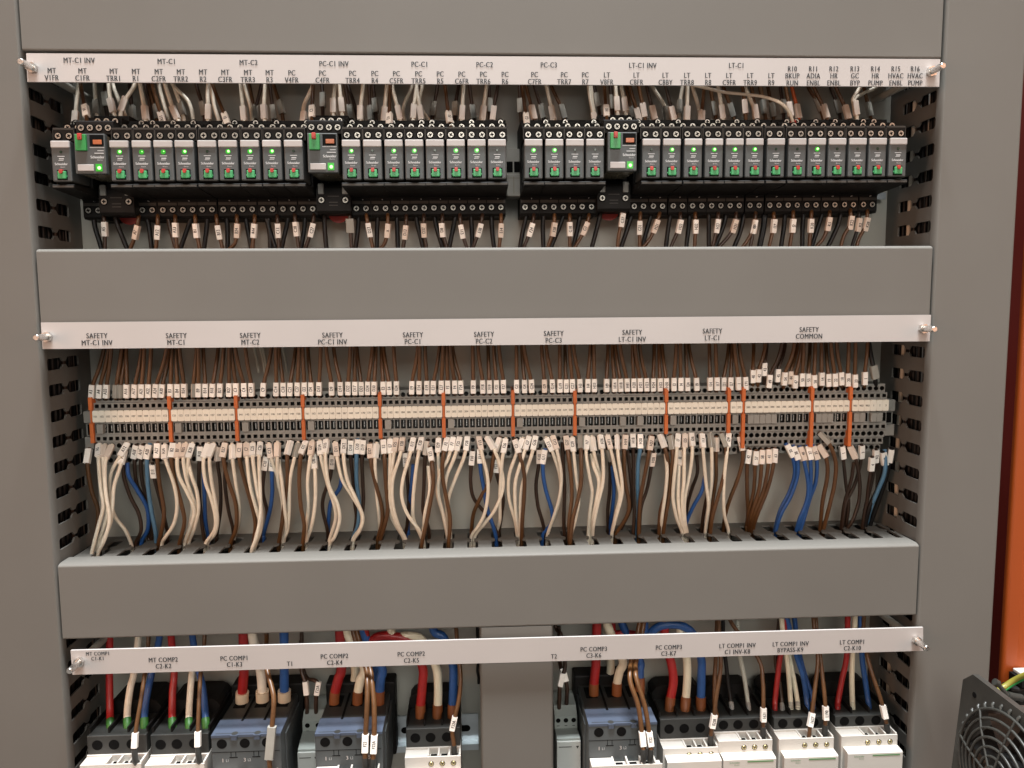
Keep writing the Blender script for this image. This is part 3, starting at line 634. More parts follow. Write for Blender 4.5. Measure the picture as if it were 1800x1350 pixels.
# ---- row two, below the terminals
LOW2 = """
#140
B:|62,632 46,720 70,880 110,1010 95,1160 90,1230
W:A5|117,606 112,700 125,870 140,980 110,1100 72,1255
W:|152,610 140,700 150,850 165,980 150,1080 95,1240
W:|195,612 152,720 155,900 178,1050 150,1170 112,1250
W:A12|290,596 235,690 185,790 180,930 210,1040 270,1120 305,1200
W:A13|268,640 240,745 205,860 195,980 180,1090 130,1190 100,1240
D:-|258,720 262,800 300,920 350,1020 365,1120 335,1190
U:-|282,720 292,800 340,880 400,990 405,1110 370,1180
D:A18|338,605 325,700 340,850 400,960 420,1080 410,1160
D:A19|378,605 362,700 375,850 420,980 435,1090 425,1170
L:A20|420,602 400,690 405,850 425,1000 450,1130 455,1190
B:A27|466,596 460,690 475,850 500,1000 490,1110 468,1195
D:E13|432,720 445,820 480,950 515,1100 520,1150
W:A34|506,606 510,700 560,850 578,970 560,1080 510,1160 490,1195
B:B2|560,596 545,680 560,800 600,950 622,1060 605,1150 592,1200
W:B7|594,602 578,700 590,800 640,900 680,1000 660,1090 625,1190
W:B25|634,598 615,690 630,800 660,900 690,980 690,1060 640,1180
W:B28|672,598 646,690 640,800 650,900 668,980 655,1090 630,1180
W:-|640,690 665,800 695,890 705,1000 680,1110 652,1180
D:B10|716,612 708,760 710,900 725,1080 740,1180
U:-|735,780 740,900 745,1050 762,1160
W:|765,602 735,700 745,830 780,930 805,1040 800,1120 750,1195
#360
W:|56,602 28,690 40,830 62,950 75,1060 60,1140 20,1190
D:~|88,615 76,720 90,820 95,960 85,1060 70,1150
B:B27|124,594 110,690 140,830 180,950 190,1050 180,1130 155,1190
D:-|125,720 120,850 140,1000 165,1100 170,1150
W:~|162,604 165,700 185,850 205,980 200,1080 175,1165
B:C2|208,594 205,690 235,820 275,960 300,1080 290,1190
W:C7|246,600 250,700 270,860 310,1010 325,1080 292,1190
W:C25|285,600 285,700 310,880 335,1000 330,1120 300,1210
W:C26|330,596 322,700 328,880 330,1020 310,1150 280,1235
D:C10|368,672 350,790 345,900 370,1010 360,1100 345,1150
U:C11|404,672 398,790 400,900 385,1010 360,1100 348,1150
W:C13|378,600 392,690 430,800 460,900 465,1040 455,1150
W:|432,592 430,690 435,830 460,950 465,1080 462,1150
B:~|512,582 490,680 490,830 470,980 455,1100 440,1190
W:~|556,595 530,700 505,830 500,1000 490,1120 465,1180
W:-|440,700 460,860 475,1000 485,1100 470,1180
B:D2|606,584 570,680 560,830 570,980 590,1090 582,1195
W:D7|641,584 625,690 610,830 615,980 605,1080 597,1165
W:D8|648,664 655,800 655,950 635,1090 605,1180
W:D34|682,584 690,690 730,850 770,980 775,1060 740,1180
W:D35|724,576 715,690 735,850 785,960 800,1060 770,1160 745,1195
D:D10|758,662 745,800 705,920 700,1000 725,1110 730,1160
U:-|812,800 800,870 750,950 735,1050 730,1150
#560
W:D11|97,594 110,690 140,820 200,920 255,1020 250,1100 205,1170
W:D12|152,575 148,680 170,820 220,930 262,1040 245,1120 210,1175
D:D18|192,576 190,690 205,830 215,960 225,1050 210,1150
L:D20|233,570 225,680 225,830 240,950 235,1080 205,1165
D:D19|269,574 258,700 262,830 265,960 245,1100 220,1165
B:D27|306,600 312,720 340,850 375,980 378,1070 352,1170
W:~|347,598 335,720 345,900 360,1050 360,1140
B:E2|385,575 392,700 400,850 410,1000 390,1100 368,1175
W:E7|424,572 425,690 420,850 420,950 440,1060 500,1160
W:E25|464,565 445,680 428,830 425,960 460,1080 512,1170
W:E28|501,564 485,670 440,820 440,960 470,1080 515,1170
W:E12|566,566 540,680 500,820 495,930 530,1030 590,1110 620,1175
W:E20|615,558 590,680 570,830 560,960 565,1060 610,1165
D:E10|514,650 525,800 535,950 530,1050 518,1140
U:-|562,730 550,880 540,960 530,1060
D:~|648,580 630,720 625,860 620,1000 650,1100 655,1150
B:E33|658,625 675,740 680,850 655,1000 630,1120 612,1205
W:-|650,740 660,880 635,1000 625,1080 620,1160
W:E29|714,564 710,680 715,800 705,900 735,1020 760,1140
B:F2|765,560 740,680 735,800 760,940 780,1060 772,1190
#760
W:F7|127,558 95,690 45,790 35,900 65,1030 88,1150
W:F25|167,558 130,690 85,800 75,900 85,1000 95,1140
W:F28|209,553 190,680 130,830 95,940 100,1050 107,1140
D:F10|240,640 230,750 228,850 250,940 330,1040 385,1140
U:F11|281,628 285,750 305,870 325,990 355,1080 375,1150
W:F13|273,554 295,670 325,790 330,900 310,1020 270,1100 235,1150
W:~|318,556 375,660 415,790 415,890 370,1000 310,1080 258,1145
B:~|405,562 365,680 340,820 285,930 245,1020 232,1120
D:F22|377,688 385,800 420,920 410,1030 395,1130
W:F26|437,570 415,700 405,830 400,950 400,1060 382,1130
B:G2|487,576 520,680 545,790 545,900 535,1050 530,1165
W:|540,568 490,690 455,800 455,930 490,1060 502,1140
W:G7|577,554 535,690 495,820 490,930 500,1060 512,1145
W:G26|615,553 590,670 550,790 525,900 520,1050 522,1145
D:G10|633,632 630,740 615,850 625,970 650,1060 668,1135
U:G11|671,634 655,740 670,870 710,1010 705,1080 662,1135
W:G12|672,564 715,660 755,790 760,900 735,1010 692,1110
W:G13|710,554 740,650 765,790 755,920 720,1040 685,1140
#980
D:-|28,600 35,740 42,880 38,1040 40,1140
B:G27|48,553 65,680 80,800 85,930 70,1060 70,1175
W:G29|86,562 100,700 115,840 125,950 100,1080 82,1145
B:~|135,548 140,680 140,830 120,940 90,1060 76,1185
W:H7|173,552 170,680 195,830 205,900 190,1030 182,1145
W:~|203,558 220,680 250,800 240,900 205,1040 200,1145
W:-|200,670 215,740 245,830 230,950 210,1060 206,1145
W:H26|251,548 268,680 270,830 240,960 215,1080 208,1148
D:~|295,630 310,720 310,880 298,1000 300,1110
U:-|325,740 335,880 325,1000 310,1110
W:H11|292,548 325,680 355,830 370,920 345,1030 322,1135
W:~|353,548 360,680 382,830 380,920 345,1050 324,1135
B:H19|402,545 395,680 400,830 425,960 410,1040 352,1132
D:-|415,650 430,780 440,900 430,1000 380,1110
D:H18|446,534 450,680 450,850 455,1000 450,1130
L:H20|490,540 490,640 478,720 475,850 480,1000 470,1120
B:H27|558,552 540,680 510,830 490,950 482,1135
D:H28|570,650 550,780 530,880 495,990 486,1130
B:~|605,540 650,680 660,790 640,900 610,1010 602,1135
B:~|668,550 685,680 670,800 660,930 640,1050 628,1135
W:-|640,670 650,770 640,900 620,1040 615,1130
W:I7|716,540 705,680 690,830 685,930 705,1040 738,1130
W:I8|728,645 720,760 715,930 730,1050 752,1130
W:I25|755,540 752,680 750,830 740,930 745,1040 762,1130
W:I26|790,530 800,650 785,780 755,930 755,1050 768,1130
#1180
D:-|150,680 155,780 120,880 95,980 85,1090
U:-|200,800 180,890 130,980 95,1060 85,1110
W:I13|180,540 190,660 205,830 220,950 215,1030 202,1125
W:~|230,538 240,660 238,830 225,960 206,1118
B:~|265,560 265,700 265,820 240,980 226,1120
B:~|295,540 325,640 315,780 275,930 245,1040 232,1135
D:-|235,860 210,930 190,1030 182,1110
W:I29|340,536 330,660 315,800 310,930 315,1030 337,1115
B:171|402,556 425,680 400,800 350,930 320,1030 310,1100
B:42|463,632 450,740 450,900 455,1000 447,1090
B:57|503,640 497,740 490,880 460,1020 456,1098
B:58|541,636 535,740 520,880 475,1030 466,1103
B:41|577,632 575,740 545,890 490,1030 476,1107
B:63|614,628 605,740 570,880 510,1030 487,1110
#1360
U:30|70,604 110,680 125,780 95,890 40,1000 10,1110
U:38|112,614 140,700 140,800 100,920 45,1020 15,1115
U:48|152,618 180,710 205,850 195,950 155,1050 137,1112
U:37|197,612 218,710 220,850 210,930 165,1050 147,1112
U:35|229,612 255,700 250,830 215,930 180,1050 160,1115
B:~|265,535 330,610 368,720 360,850 330,980 297,1110
B:~|262,606 310,690 318,800 290,950 276,1105
D:1|403,612 415,720 430,860 445,960 430,1095
D:~|448,612 490,710 510,830 505,950 470,1060 442,1105
D:3|522,608 515,720 480,850 430,960 408,1098
D:-|475,720 460,820 420,960 402,1095
D:4|585,680 575,780 560,880 550,980 530,1090
D:N2|608,634 600,740 570,880 545,980 527,1095
K:N2|645,648 655,740 620,870 570,980 542,1095
L:-|658,640 660,770 620,880 575,990 552,1085
K:~|700,630 668,800 620,950 572,1088
"""
zT = -203.4
off = 0
for ln in LOW2.strip().split('\n'):
    if ln[0] == '#': off = float(ln[1:]); continue
    hd, ps = ln.split('|'); col, tx = hd.split(':')
    px = [(off + float(a)/3.375, 600 + float(b)/3.375) for a, b in (q.split(',') for q in ps.split())]
    front = {'W': -5, 'B': -1, 'U': 3, 'L': 2, 'D': 6, 'K': 4}[col] + random.uniform(-2, 2)
    e = atz(*px[-1], zT); Yend = min(66, max(23, e.y))
    pts = []; n = len(px)
    for k, p in enumerate(px):
        f = k/(n-1)
        y = 43 if k == 0 else (1-f)*36 + f*(Yend-2) + front*math.sin(math.pi*min(1, f*1.05))
        if k == n-1: y = Yend
        pts.append(at(*p, y))
    last = pts[-1]; dirn = (pts[-1]-pts[-2]).normalized()
    zl = last.z
    if zl > zT + 1: pts.append(Vector((last.x, last.y, zT)))
    pts.append(Vector((pts[-1].x + dirn.x*3, Yend+1, zT-9))); pts.append(Vector((pts[-1].x + dirn.x*3, Yend+2, zT-26)))
    mk = None if tx == '-' else 7.6
    side = tx == '~'; txt = '' if tx in ('-', '~') else tx
    wire(col, pts, {'W': 1.52, 'B': 1.72, 'U': 1.75, 'L': 1.8, 'D': 1.6, 'K': 2.1}[col], section(px[0][0], SEC2), 'below the terminal row', txt, mk, random.choice(('marker_pink_or_shaded', 'marker_clear_or_shaded', 'marker_white')) if side else ('marker_pink_or_shaded' if random.random() < .28 else 'marker_white'), roll=(random.choice((-1, 1))*random.uniform(.6, 1.2) if side else random.uniform(-.25, .25)), grp='wires below the terminal row', ml=12.2, mw=4.8)

# ---- row one, above the relays (points run from the socket upwards); * marks a pale bright marker in front
UP1 = """
#0
W:1|440,572 446,500 455,400 468,300
B:V1|520,545 508,452 478,300
W:|575,520 572,430 562,300
D:|640,520 622,380 625,300
W:C|692,515 661,420 645,300
W:-|740,475 700,380 670,300
W:C|712,505 731,412 800,300
D:|790,540 785,465 768,300
W:C|864,550 861,465 832,300
D:-|905,520 890,420 862,300
B:|932,545 921,460 880,300
B:A11|985,580 962,502 905,300
W:-|1000,500 968,400 942,300
W:C|1078,548 1036,465 980,300
W:|1092,520 1077,440 1030,300
W:-|1150,520 1118,400 1025,300
D:|1216,535 1205,440 1165,300
W:C|1234,560 1236,460 1232,350 1236,290
B:B1|1360,572 1340,500 1262,300
W:-|1300,520 1270,420 1252,300
W:C|1452,550 1445,470 1428,300
W:-|1500,540 1487,430 1448,300
B:|1522,545 1511,460 1480,300
W:C|1578,552 1566,460 1573,300
#440
D:|42,545 30,460 66,300
D:|152,565 136,460 115,300
B:|196,520 180,430 140,300
W:V|306,588 315,502 320,420 372,300
B:C1|366,545 366,458 373,300
D:|430,510 430,385 425,300
W:C|496,530 491,422 502,300
W:C|548,520 540,418 528,300
D:|602,540 591,460 562,300
D:-|640,520 612,400 578,300
W:1|660,560 652,465 669,300
D:|722,548 712,465 704,300
D:|748,525 740,420 729,300
W:D|784,560 793,472 810,300
B:D1|824,575 825,502 831,300
W:1|898,555 881,466 840,300
W:-|925,540 908,440 962,300
W:1|966,545 967,457 988,300
W:1|1020,555 1010,465 985,300
W:-|1085,545 1005,420 1022,300
D:|1075,545 1088,440 1112,300
B:E1|1192,568 1178,492 1155,300
D:|1216,545 1215,440 1236,300
W:1|1249,560 1256,465 1265,300
D:|1332,545 1320,460 1300,300
W:1|1374,560 1380,465 1403,300
D:1|1434,560 1442,467 1469,300
D:|1422,520 1419,420 1418,300
#880
D:|122,525 116,422 112,300
B:G1|156,578 152,502 128,300
B:1|208,550 191,462 150,300
D:|258,548 246,455 198,300
W:1|320,555 307,466 271,300
B:|380,548 368,457 298,300
W:1|572,590 557,508 535,400 522,300
W:-|590,560 550,440 538,300
D:|588,480 574,388 553,300
B:H1|632,540 627,455 615,300
D:|668,510 660,400 650,300
W:1|698,520 690,412 682,300
W:1|748,515 738,415 714,300
B:|805,550 781,470 742,300
B:1|838,570 815,480 763,300
B:1|862,540 848,450 818,300
D:1|924,555 905,465 865,300
W:|992,560 985,468 958,400 895,300
D:1|1040,560 1020,470 978,300
W:|1060,530 1060,428 1081,300
W:1|1100,560 1106,466 1109,300
W:-|1176,550 1172,430 1136,300
B:1|1193,578 1193,492 1208,300
B:|1282,540 1268,440 1240,300
W:1|1324,550 1316,460 1288,300
B:|1392,540 1370,448 1318,300
B:1|1457,530 1450,428 1434,300
W:1|1518,550 1511,460 1482,390 1448,300
B:|1578,530 1560,430 1543,300
#1320
B:1|32,550 25,460 3,300
B:|86,520 77,430 48,300
B:|138,550 127,448 98,300
D:|196,520 190,428 173,300
B:1|245,550 230,443 203,300
O:1|288,550 277,456 240,300
B:|432,510 400,416 333,300
B:1|452,530 440,457 368,300
D:|532,520 515,428 468,300
B:1|580,555 568,460 498,300
W:1|632,540 622,436 605,385 655,300
W:-|628,525 612,400 660,355 760,300
B:|718,530 700,445 668,300
"""
SEC1 = [(f'{a} {b}', x) for a, b, x in two] + [(f'{a} {b} {c}', x) for a, b, c, x in three]
off = 0
for ln in UP1.strip().split('\n'):
    if ln[0] == '#': off = float(ln[1:]); continue
    hd, ps = ln.split('|'); col, tx = hd.split(':')
    px = [(off + float(a)/3.375, 60 + float(b)/3.375) for a, b in (q.split(',') for q in ps.split())]
    Yb = 44 if tx not in ('', '-') else 55
    if tx and len(tx) == 2 and tx[1] == '1': Yb = 17
    pts = [at(px[0][0], px[0][1]+3, Yb+6)] + [at(*p, Yb + (8 if Yb > 40 else 22)*k/(len(px)-1)) for k, p in enumerate(px)]
    pts.append(at(px[-1][0] + (px[-1][0]-px[-2][0])*.3, px[-1][1]-32, Yb+14))
    mk = None if tx == '-' else (pts[1]-pts[0]).length + (pts[2]-pts[1]).length
    wire(col, pts, 1.6 if col == 'W' else 1.5, section(px[1][0], SEC1), 'above the relays', tx if len(tx) > 1 and tx[0] in 'VABCDEGH' else '', mk, 'marker_white' if (len(tx) == 2) else ('marker_pink_or_shaded' if tx else 'marker_clear_or_shaded'), roll=random.uniform(-.4, .4), grp='wires above the relay row', ml=12.6, mw=4.7)  # markers deep in shade get duller sleeve colours, dimness put into the material
# long pale wire arcing across to a red sleeve
arc = [(1740,545), (1735,525), (1710,460), (1660,408), (1570,374), (1450,357), (1330,345), (1230,322), (1130,300)]
wire('W', [at(p[0]/3.375 + 880 + .0, 60 + p[1]/3.375, 12 + 5*abs(k-3)) for k, p in enumerate([(x, y) for x, y in arc])], 1.3, 'R11 ADIA ENBL', 'above the relays', ferrule=('red', 7, 2.6), grp='wires above the relay row')
# markers text for the clear bright ones is too blurred in place to read

# ---- row one, below the sockets
L1T = iter('A5 A7 A12 A33 B1 B13 B24 B28 B14 C13 C28 C27 D27 x D13 D37 D8 E11 E38 E14 F24 F28 G18 G3 G37 G31 H21 H22 H32 H27 H31 I8 I28 I27 J2 K20 K3 K22 K2 K28 K5 K6 K7 K8 K9 K1 M2 M3 M4'.split())
LOW1 = """
#0
K:|555,1080 565,1150 590,1230 605,1290
B:m|615,1080 622,1160 622,1290
K:|680,1070 700,1140 760,1290
B:m|822,1085 808,1180 768,1290
K:|870,1085 885,1150 902,1290
B:m|936,1085 933,1180 924,1290
D:|1000,1085 1010,1150 1050,1290
B:m|1040,1085 1042,1165 1052,1290
K:|1135,1090 1110,1160 1066,1290
B:m|1158,1085 1165,1170 1188,1290
K:|1230,1090 1225,1160 1208,1290
B:m|1284,1085 1298,1180 1325,1290
K:|1345,1090 1350,1180 1350,1290
B:m|1405,1085 1407,1170 1395,1240 1350,1290
K:|1458,1085 1470,1160 1494,1290
B:m|1512,1085 1507,1170 1498,1290
K:|1578,1085 1600,1180 1605,1290
#440
B:m|26,1085 22,1170 8,1290
K:|110,1090 112,1150 155,1290
B:m|160,1085 165,1170 171,1290
K:|226,1080 214,1145 182,1290
B:m|264,1080 273,1160 288,1290
K:|324,1085 320,1160 298,1290
B:m|377,1080 363,1166 322,1290
K:|440,1070 441,1150 452,1290
B:s|588,1070 593,1140 602,1290
K:|642,1085 638,1160 622,1290
B:m|690,1080 705,1166 730,1290
K:|756,1085 752,1160 750,1290
B:m|816,1080 815,1170 795,1245 755,1290
K:|870,1085 873,1180 876,1290
B:m|926,1085 920,1180 903,1290
K:|984,1085 996,1150 1030,1290
B:m|1030,1080 1031,1168 1048,1290
K:|1094,1085 1106,1150 1146,1290
B:m|1140,1080 1140,1166 1170,1290
K:|1216,1085 1204,1150 1176,1290
B:m|1244,1080 1256,1175 1290,1290
K:|1310,1085 1315,1180 1316,1290
B:m|1377,1080 1358,1167 1314,1290
K:|1430,1085 1436,1180 1448,1290
B:m|1488,1080 1487,1168 1473,1290
#880
K:|152,1080 130,1180 112,1290
B:m|197,1080 178,1164 130,1290
K:|255,1075 250,1150 255,1290
B:m|319,1080 314,1162 272,1290
K:|372,1080 350,1140 290,1290
B:m|410,1080 410,1160 411,1290
K:|470,1085 455,1160 425,1290
B:m|523,1080 502,1158 428,1290
K:|592,1065 574,1140 536,1290
B:m|726,1050 720,1105 700,1200 693,1290
K:|776,1080 750,1160 708,1290
B:m|829,1070 825,1152 825,1290
K:|892,1080 868,1160 835,1290
B:m|942,1070 918,1143 885,1215 832,1285
K:|1006,1080 995,1150 977,1290
B:m|1066,1070 1060,1145 1000,1290
K:|1120,1080 1115,1150 1098,1290
B:m|1155,1070 1157,1145 1149,1290
K:|1235,1065 1235,1150 1235,1290
B:m|1291,1070 1285,1142 1252,1290
K:|1336,1080 1318,1150 1262,1290
B:m|1397,1070 1385,1142 1345,1210 1278,1285
K:|1442,1080 1420,1180 1375,1290
B:m|1511,1070 1503,1147 1460,1230 1420,1285
K:|1571,1080 1560,1170 1534,1290
#1320
B:m|26,1070 20,1145 -8,1280
K:|76,1080 70,1150 44,1280
B:m|135,1070 135,1142 104,1280
K:|201,1080 195,1150 176,1280
B:m|251,1060 248,1140 228,1280
K:|311,1070 305,1180 305,1280
B:m|359,1060 355,1140 344,1280
K:|422,1070 400,1140 356,1280
B:m|467,1060 460,1130 430,1210 380,1275
K:|532,1070 510,1150 450,1280
B:m|590,1050 592,1122 550,1200 530,1280
K:m|640,1060 638,1135 594,1280
B:m|691,1055 683,1132 640,1215 625,1280
"""
off = 0
for ln in LOW1.strip().split('\n'):
    if ln[0] == '#': off = float(ln[1:]); continue
    hd, ps = ln.split('|'); col, tx = hd.split(':')
    px = [(off + float(a)/3.375, 60 + float(b)/3.375) for a, b in (q.split(',') for q in ps.split())]
    Y0 = 44 if tx else 50
    pts = [at(px[0][0], px[0][1]-5, 54)] + [at(*p, Y0) for p in px]
    pts.append(at(px[-1][0], px[-1][1]+16, Y0))
    mk = None if not tx else (pts[1]-pts[0]).length + (pts[2]-pts[1]).length
    wire('D' if tx and col == 'B' and random.random() < .25 else col, pts, 1.5 if tx else 1.9, section(px[1][0], SEC1), 'below the relay sockets', (next(L1T) if tx == 'm' else ''), mk, 'marker_clear_or_shaded' if tx == 's' else ('marker_pink_or_shaded' if random.random() < .3 else 'marker_white'), roll=random.uniform(-.3, .3), grp='wires below the relay sockets', ml=11.5, mw=6.5 if tx == 's' else 4.3)

# wires lying inside the two tall ducts, seen through the slots; mostly dark colours so the openings read black
for side, x0, sg in ((0, -357.5, -1), (1, 357.5, 1)):
    for k in range(15):
        c = 'KDKKKDKKDKKKKDK'[k] if side == 0 else 'KDKKKWKDKKWDKKK'[k]
        yy = 13 + 57*k/14; xx = x0 + sg*(0 if k % 2 == 0 else 3.6)
        pts = [(xx + sg*random.uniform(0, 2.5), yy + random.uniform(-1.5, 1.5), z) for z in range(-440, 281, 80)]
        wire(c, pts, 2.1, '', 'inside the tall left duct' if side == 0 else 'inside the tall right duct', grp='wires running inside the tall ducts', n=6)
for k in range(9):  # dark bundle added so the slots in the duct's top look black
    c = 'KDKBKDKBK'[k]; yy = 22 + 50*k/8
    pts = [(x, yy + random.uniform(-2, 2), -221 - 4*(k % 2) + random.uniform(-2.5, 2.5)) for x in range(-340, 345, 60)]
    wire(c, pts, 2.4, '', 'inside the duct below the terminals', grp='wires lying inside the horizontal duct', n=6)

# ================================================================== CONTACTOR ROW
def contactor(kname, sh, fl, fr, ytop, ystep, shell_y, rear_y, dY=0., full=True, logo=False, label=''):
    """fl/fr/ytop: photo position of the upper white front's top edge; ystep: top edge of the lower front"""
    y1 = 1 + dY; y2 = -8 + dY; y3 = 14 + dY
    A = at(fl, ytop, y1); B = at(fr, ytop, y1); x0, x1 = A.x, B.x; zt = (A.z + B.z)/2; W = x1-x0; xc = (x0+x1)/2
    zs = at((fl+fr)/2, ystep, y2).z if ystep else zt - 11.5
    zsh = at((fl+fr)/2, shell_y, y3).z
    t = thing('contactor', (xc, 79, zt-60), label, 'contactor', 'contactors in the bottom row')
    # white control block with three open wire pockets at the right of its top
    m = MB()
    m.box(x0, x1, y1, 70, zt-80, zt-4.2)                       # block
    m.box(x0, x1, y3-1.5, 70, zt-4.1, zt+1.2)                  # back wall under the shell
    m.box(x0, x0+W*.40, y1, y3-1.6, zt-4.15, zt)               # solid left part
    for k in range(4): xx = x0 + W*.40 + (W*.60-1.4)*k/3; m.box(xx, xx+1.4, y1+1.2, y3-1.6, zt-4.15, zt+.9)
    m.box(x0+W*.40, x1, y1, y1+1.3, zt-4.15, zt-.1)
    m.build('housing', 'contactor_white', t)
    for k in range(3):
        xx = x0 + W*.40 + (W*.60-1.4)*(k+.5)/3 + .7; MB().box(xx-2.6, xx+2.6, y1+4.0, y3-2.2, zt-4.1, zt-3.9).build('wire_pocket', 'void', t)
    # lower front with its sloping top edge
    xl = x0 + W*.03; xr = x1 + W*.0
    m = MB(); m.prism([(y1+.05, zs+.6), (y2+1, zs+.2), (y2, zs-.8), (y2, zt-80), (y1+.05, zt-80)], xl, xr, 'x'); m.build('lower_front', 'contactor_white', t)
    for k in range(3):
        xx = x0 + W*(.47 + .2*k); zz = zt - 6.0
        m = MB(); m.cyl((xx, y1+1, zz), (xx, y1-.12, zz), 2.35, 2.35, 16, 1); m.cyl((xx, y1-.2, zz), (xx, y1-.45, zz), 1.85, 1.7, 14, 0)
        a = random.random()*3
        for q in range(2):
            ca, sa = math.cos(a+q*1.571), math.sin(a+q*1.571); m.add([(xx+p*ca-w*sa, y1-.5-.02*q, zz+p*sa+w*ca) for p, w in ((1.3,.3),(-1.3,.3),(-1.3,-.3),(1.3,-.3))], [(0,1,2,3)], 1)
        m.build('terminal_screw', ['brass', 'term_dark'], t)
    if logo:
        m = MB(); m.text('Schneider', (xl + W*.11, y2-.15, zs-3.0), X, Z, 1.7, .9, align='l'); m.text('Electric', (xl + W*.2, y2-.15, zs-5.2), X, Z, 1.1, .9, align='l')
        m.box(xl + W*.44, xl + W*.92, y2-.2, y2-.05, zs-3.1, zs-2.0); m.build('lettering', 'ink_green', t)
    # dark terminal shroud with three flat black discs for its openings
    xs0, xs1 = x0 + .2, x1 - .2
    m = MB(); m.box(xs0, xs1, y3, 64, zt+1.3, zsh, c=.6); m.build('terminal_shroud', 'contactor_dark', t)
    for k in range(3):
        xx = xs0 + (xs1-xs0)*(.17 + .28*k + (.02 if k == 2 else 0)); zz = (zt + 1.3 + zsh)/2
        m = MB(); m.cyl((xx, y3+.3, zz), (xx, y3-.15, zz), 4.2, 4.2, 20); m.build('screw_opening', 'void', t)
    # rear part and fins
    zr = at((fl+fr)/2, rear_y, 52 + dY).z
    m = MB(); m.prism([(xs0+1, zsh-4), (xs1-1, zsh-4), (xs1-1, zr-6), (xs1-4, zr-2), (xs1-8, zr), (xs0+8, zr), (xs0+4, zr-2), (xs0+1, zr-6)], 48 + dY, 66, 'y'); m.build('rear_cover', 'contactor_black', t)
    for k in range(4): xx = xs0 + .6 + (xs1-xs0-1.2)*k/3; MB().box(xx-.7, xx+.7, y3+4, 60, zsh-.2, zsh+4.5).build('phase_barrier', 'contactor_black', t)
    return dict(x0=x0, x1=x1, zt=zt, zsh=zsh, y1=y1, y3=y3, t=t)
KD = {}
KD['K1'] = contactor('K1', 0, 140, 247.8, 1344, None, 1293, 1228, -14, label='white and black contactor at the left end under caption MT COMP1 C1-K1')
KD['K2'] = contactor('K2', 0, 254, 359, 1344, None, 1291, 1226, -14, label='white and black contactor under caption MT COMP2 C2-K2')
KD['K5'] = contactor('K5', 0, 711.5, 809.7, 1330.5, None, 1280, 1213, label='white and black contactor left of the middle duct, under caption C2-K5')
KD['K7'] = contactor('K7', 0, 1165.8, 1263, 1315, 1338, 1263, 1200, label='white and black contactor under caption PC COMP3 C3-K7')
KD['K8'] = contactor('K8', 0, 1263.5, 1357.8, 1302, 1334, 1262, 1198, logo=True, label='white contactor with green lettering under caption C1 INV-K8')
KD['K9'] = contactor('K9', 0, 1369.5, 1466, 1298, 1330, 1260, 1194, logo=True, label='white contactor with green lettering under caption BYPASS-K9')
KD['K10'] = contactor('K10', 0, 1479.5, 1577.7, 1293, 1323, 1257, 1192, logo=True, label='white contactor with green lettering at right under caption C2-K10')

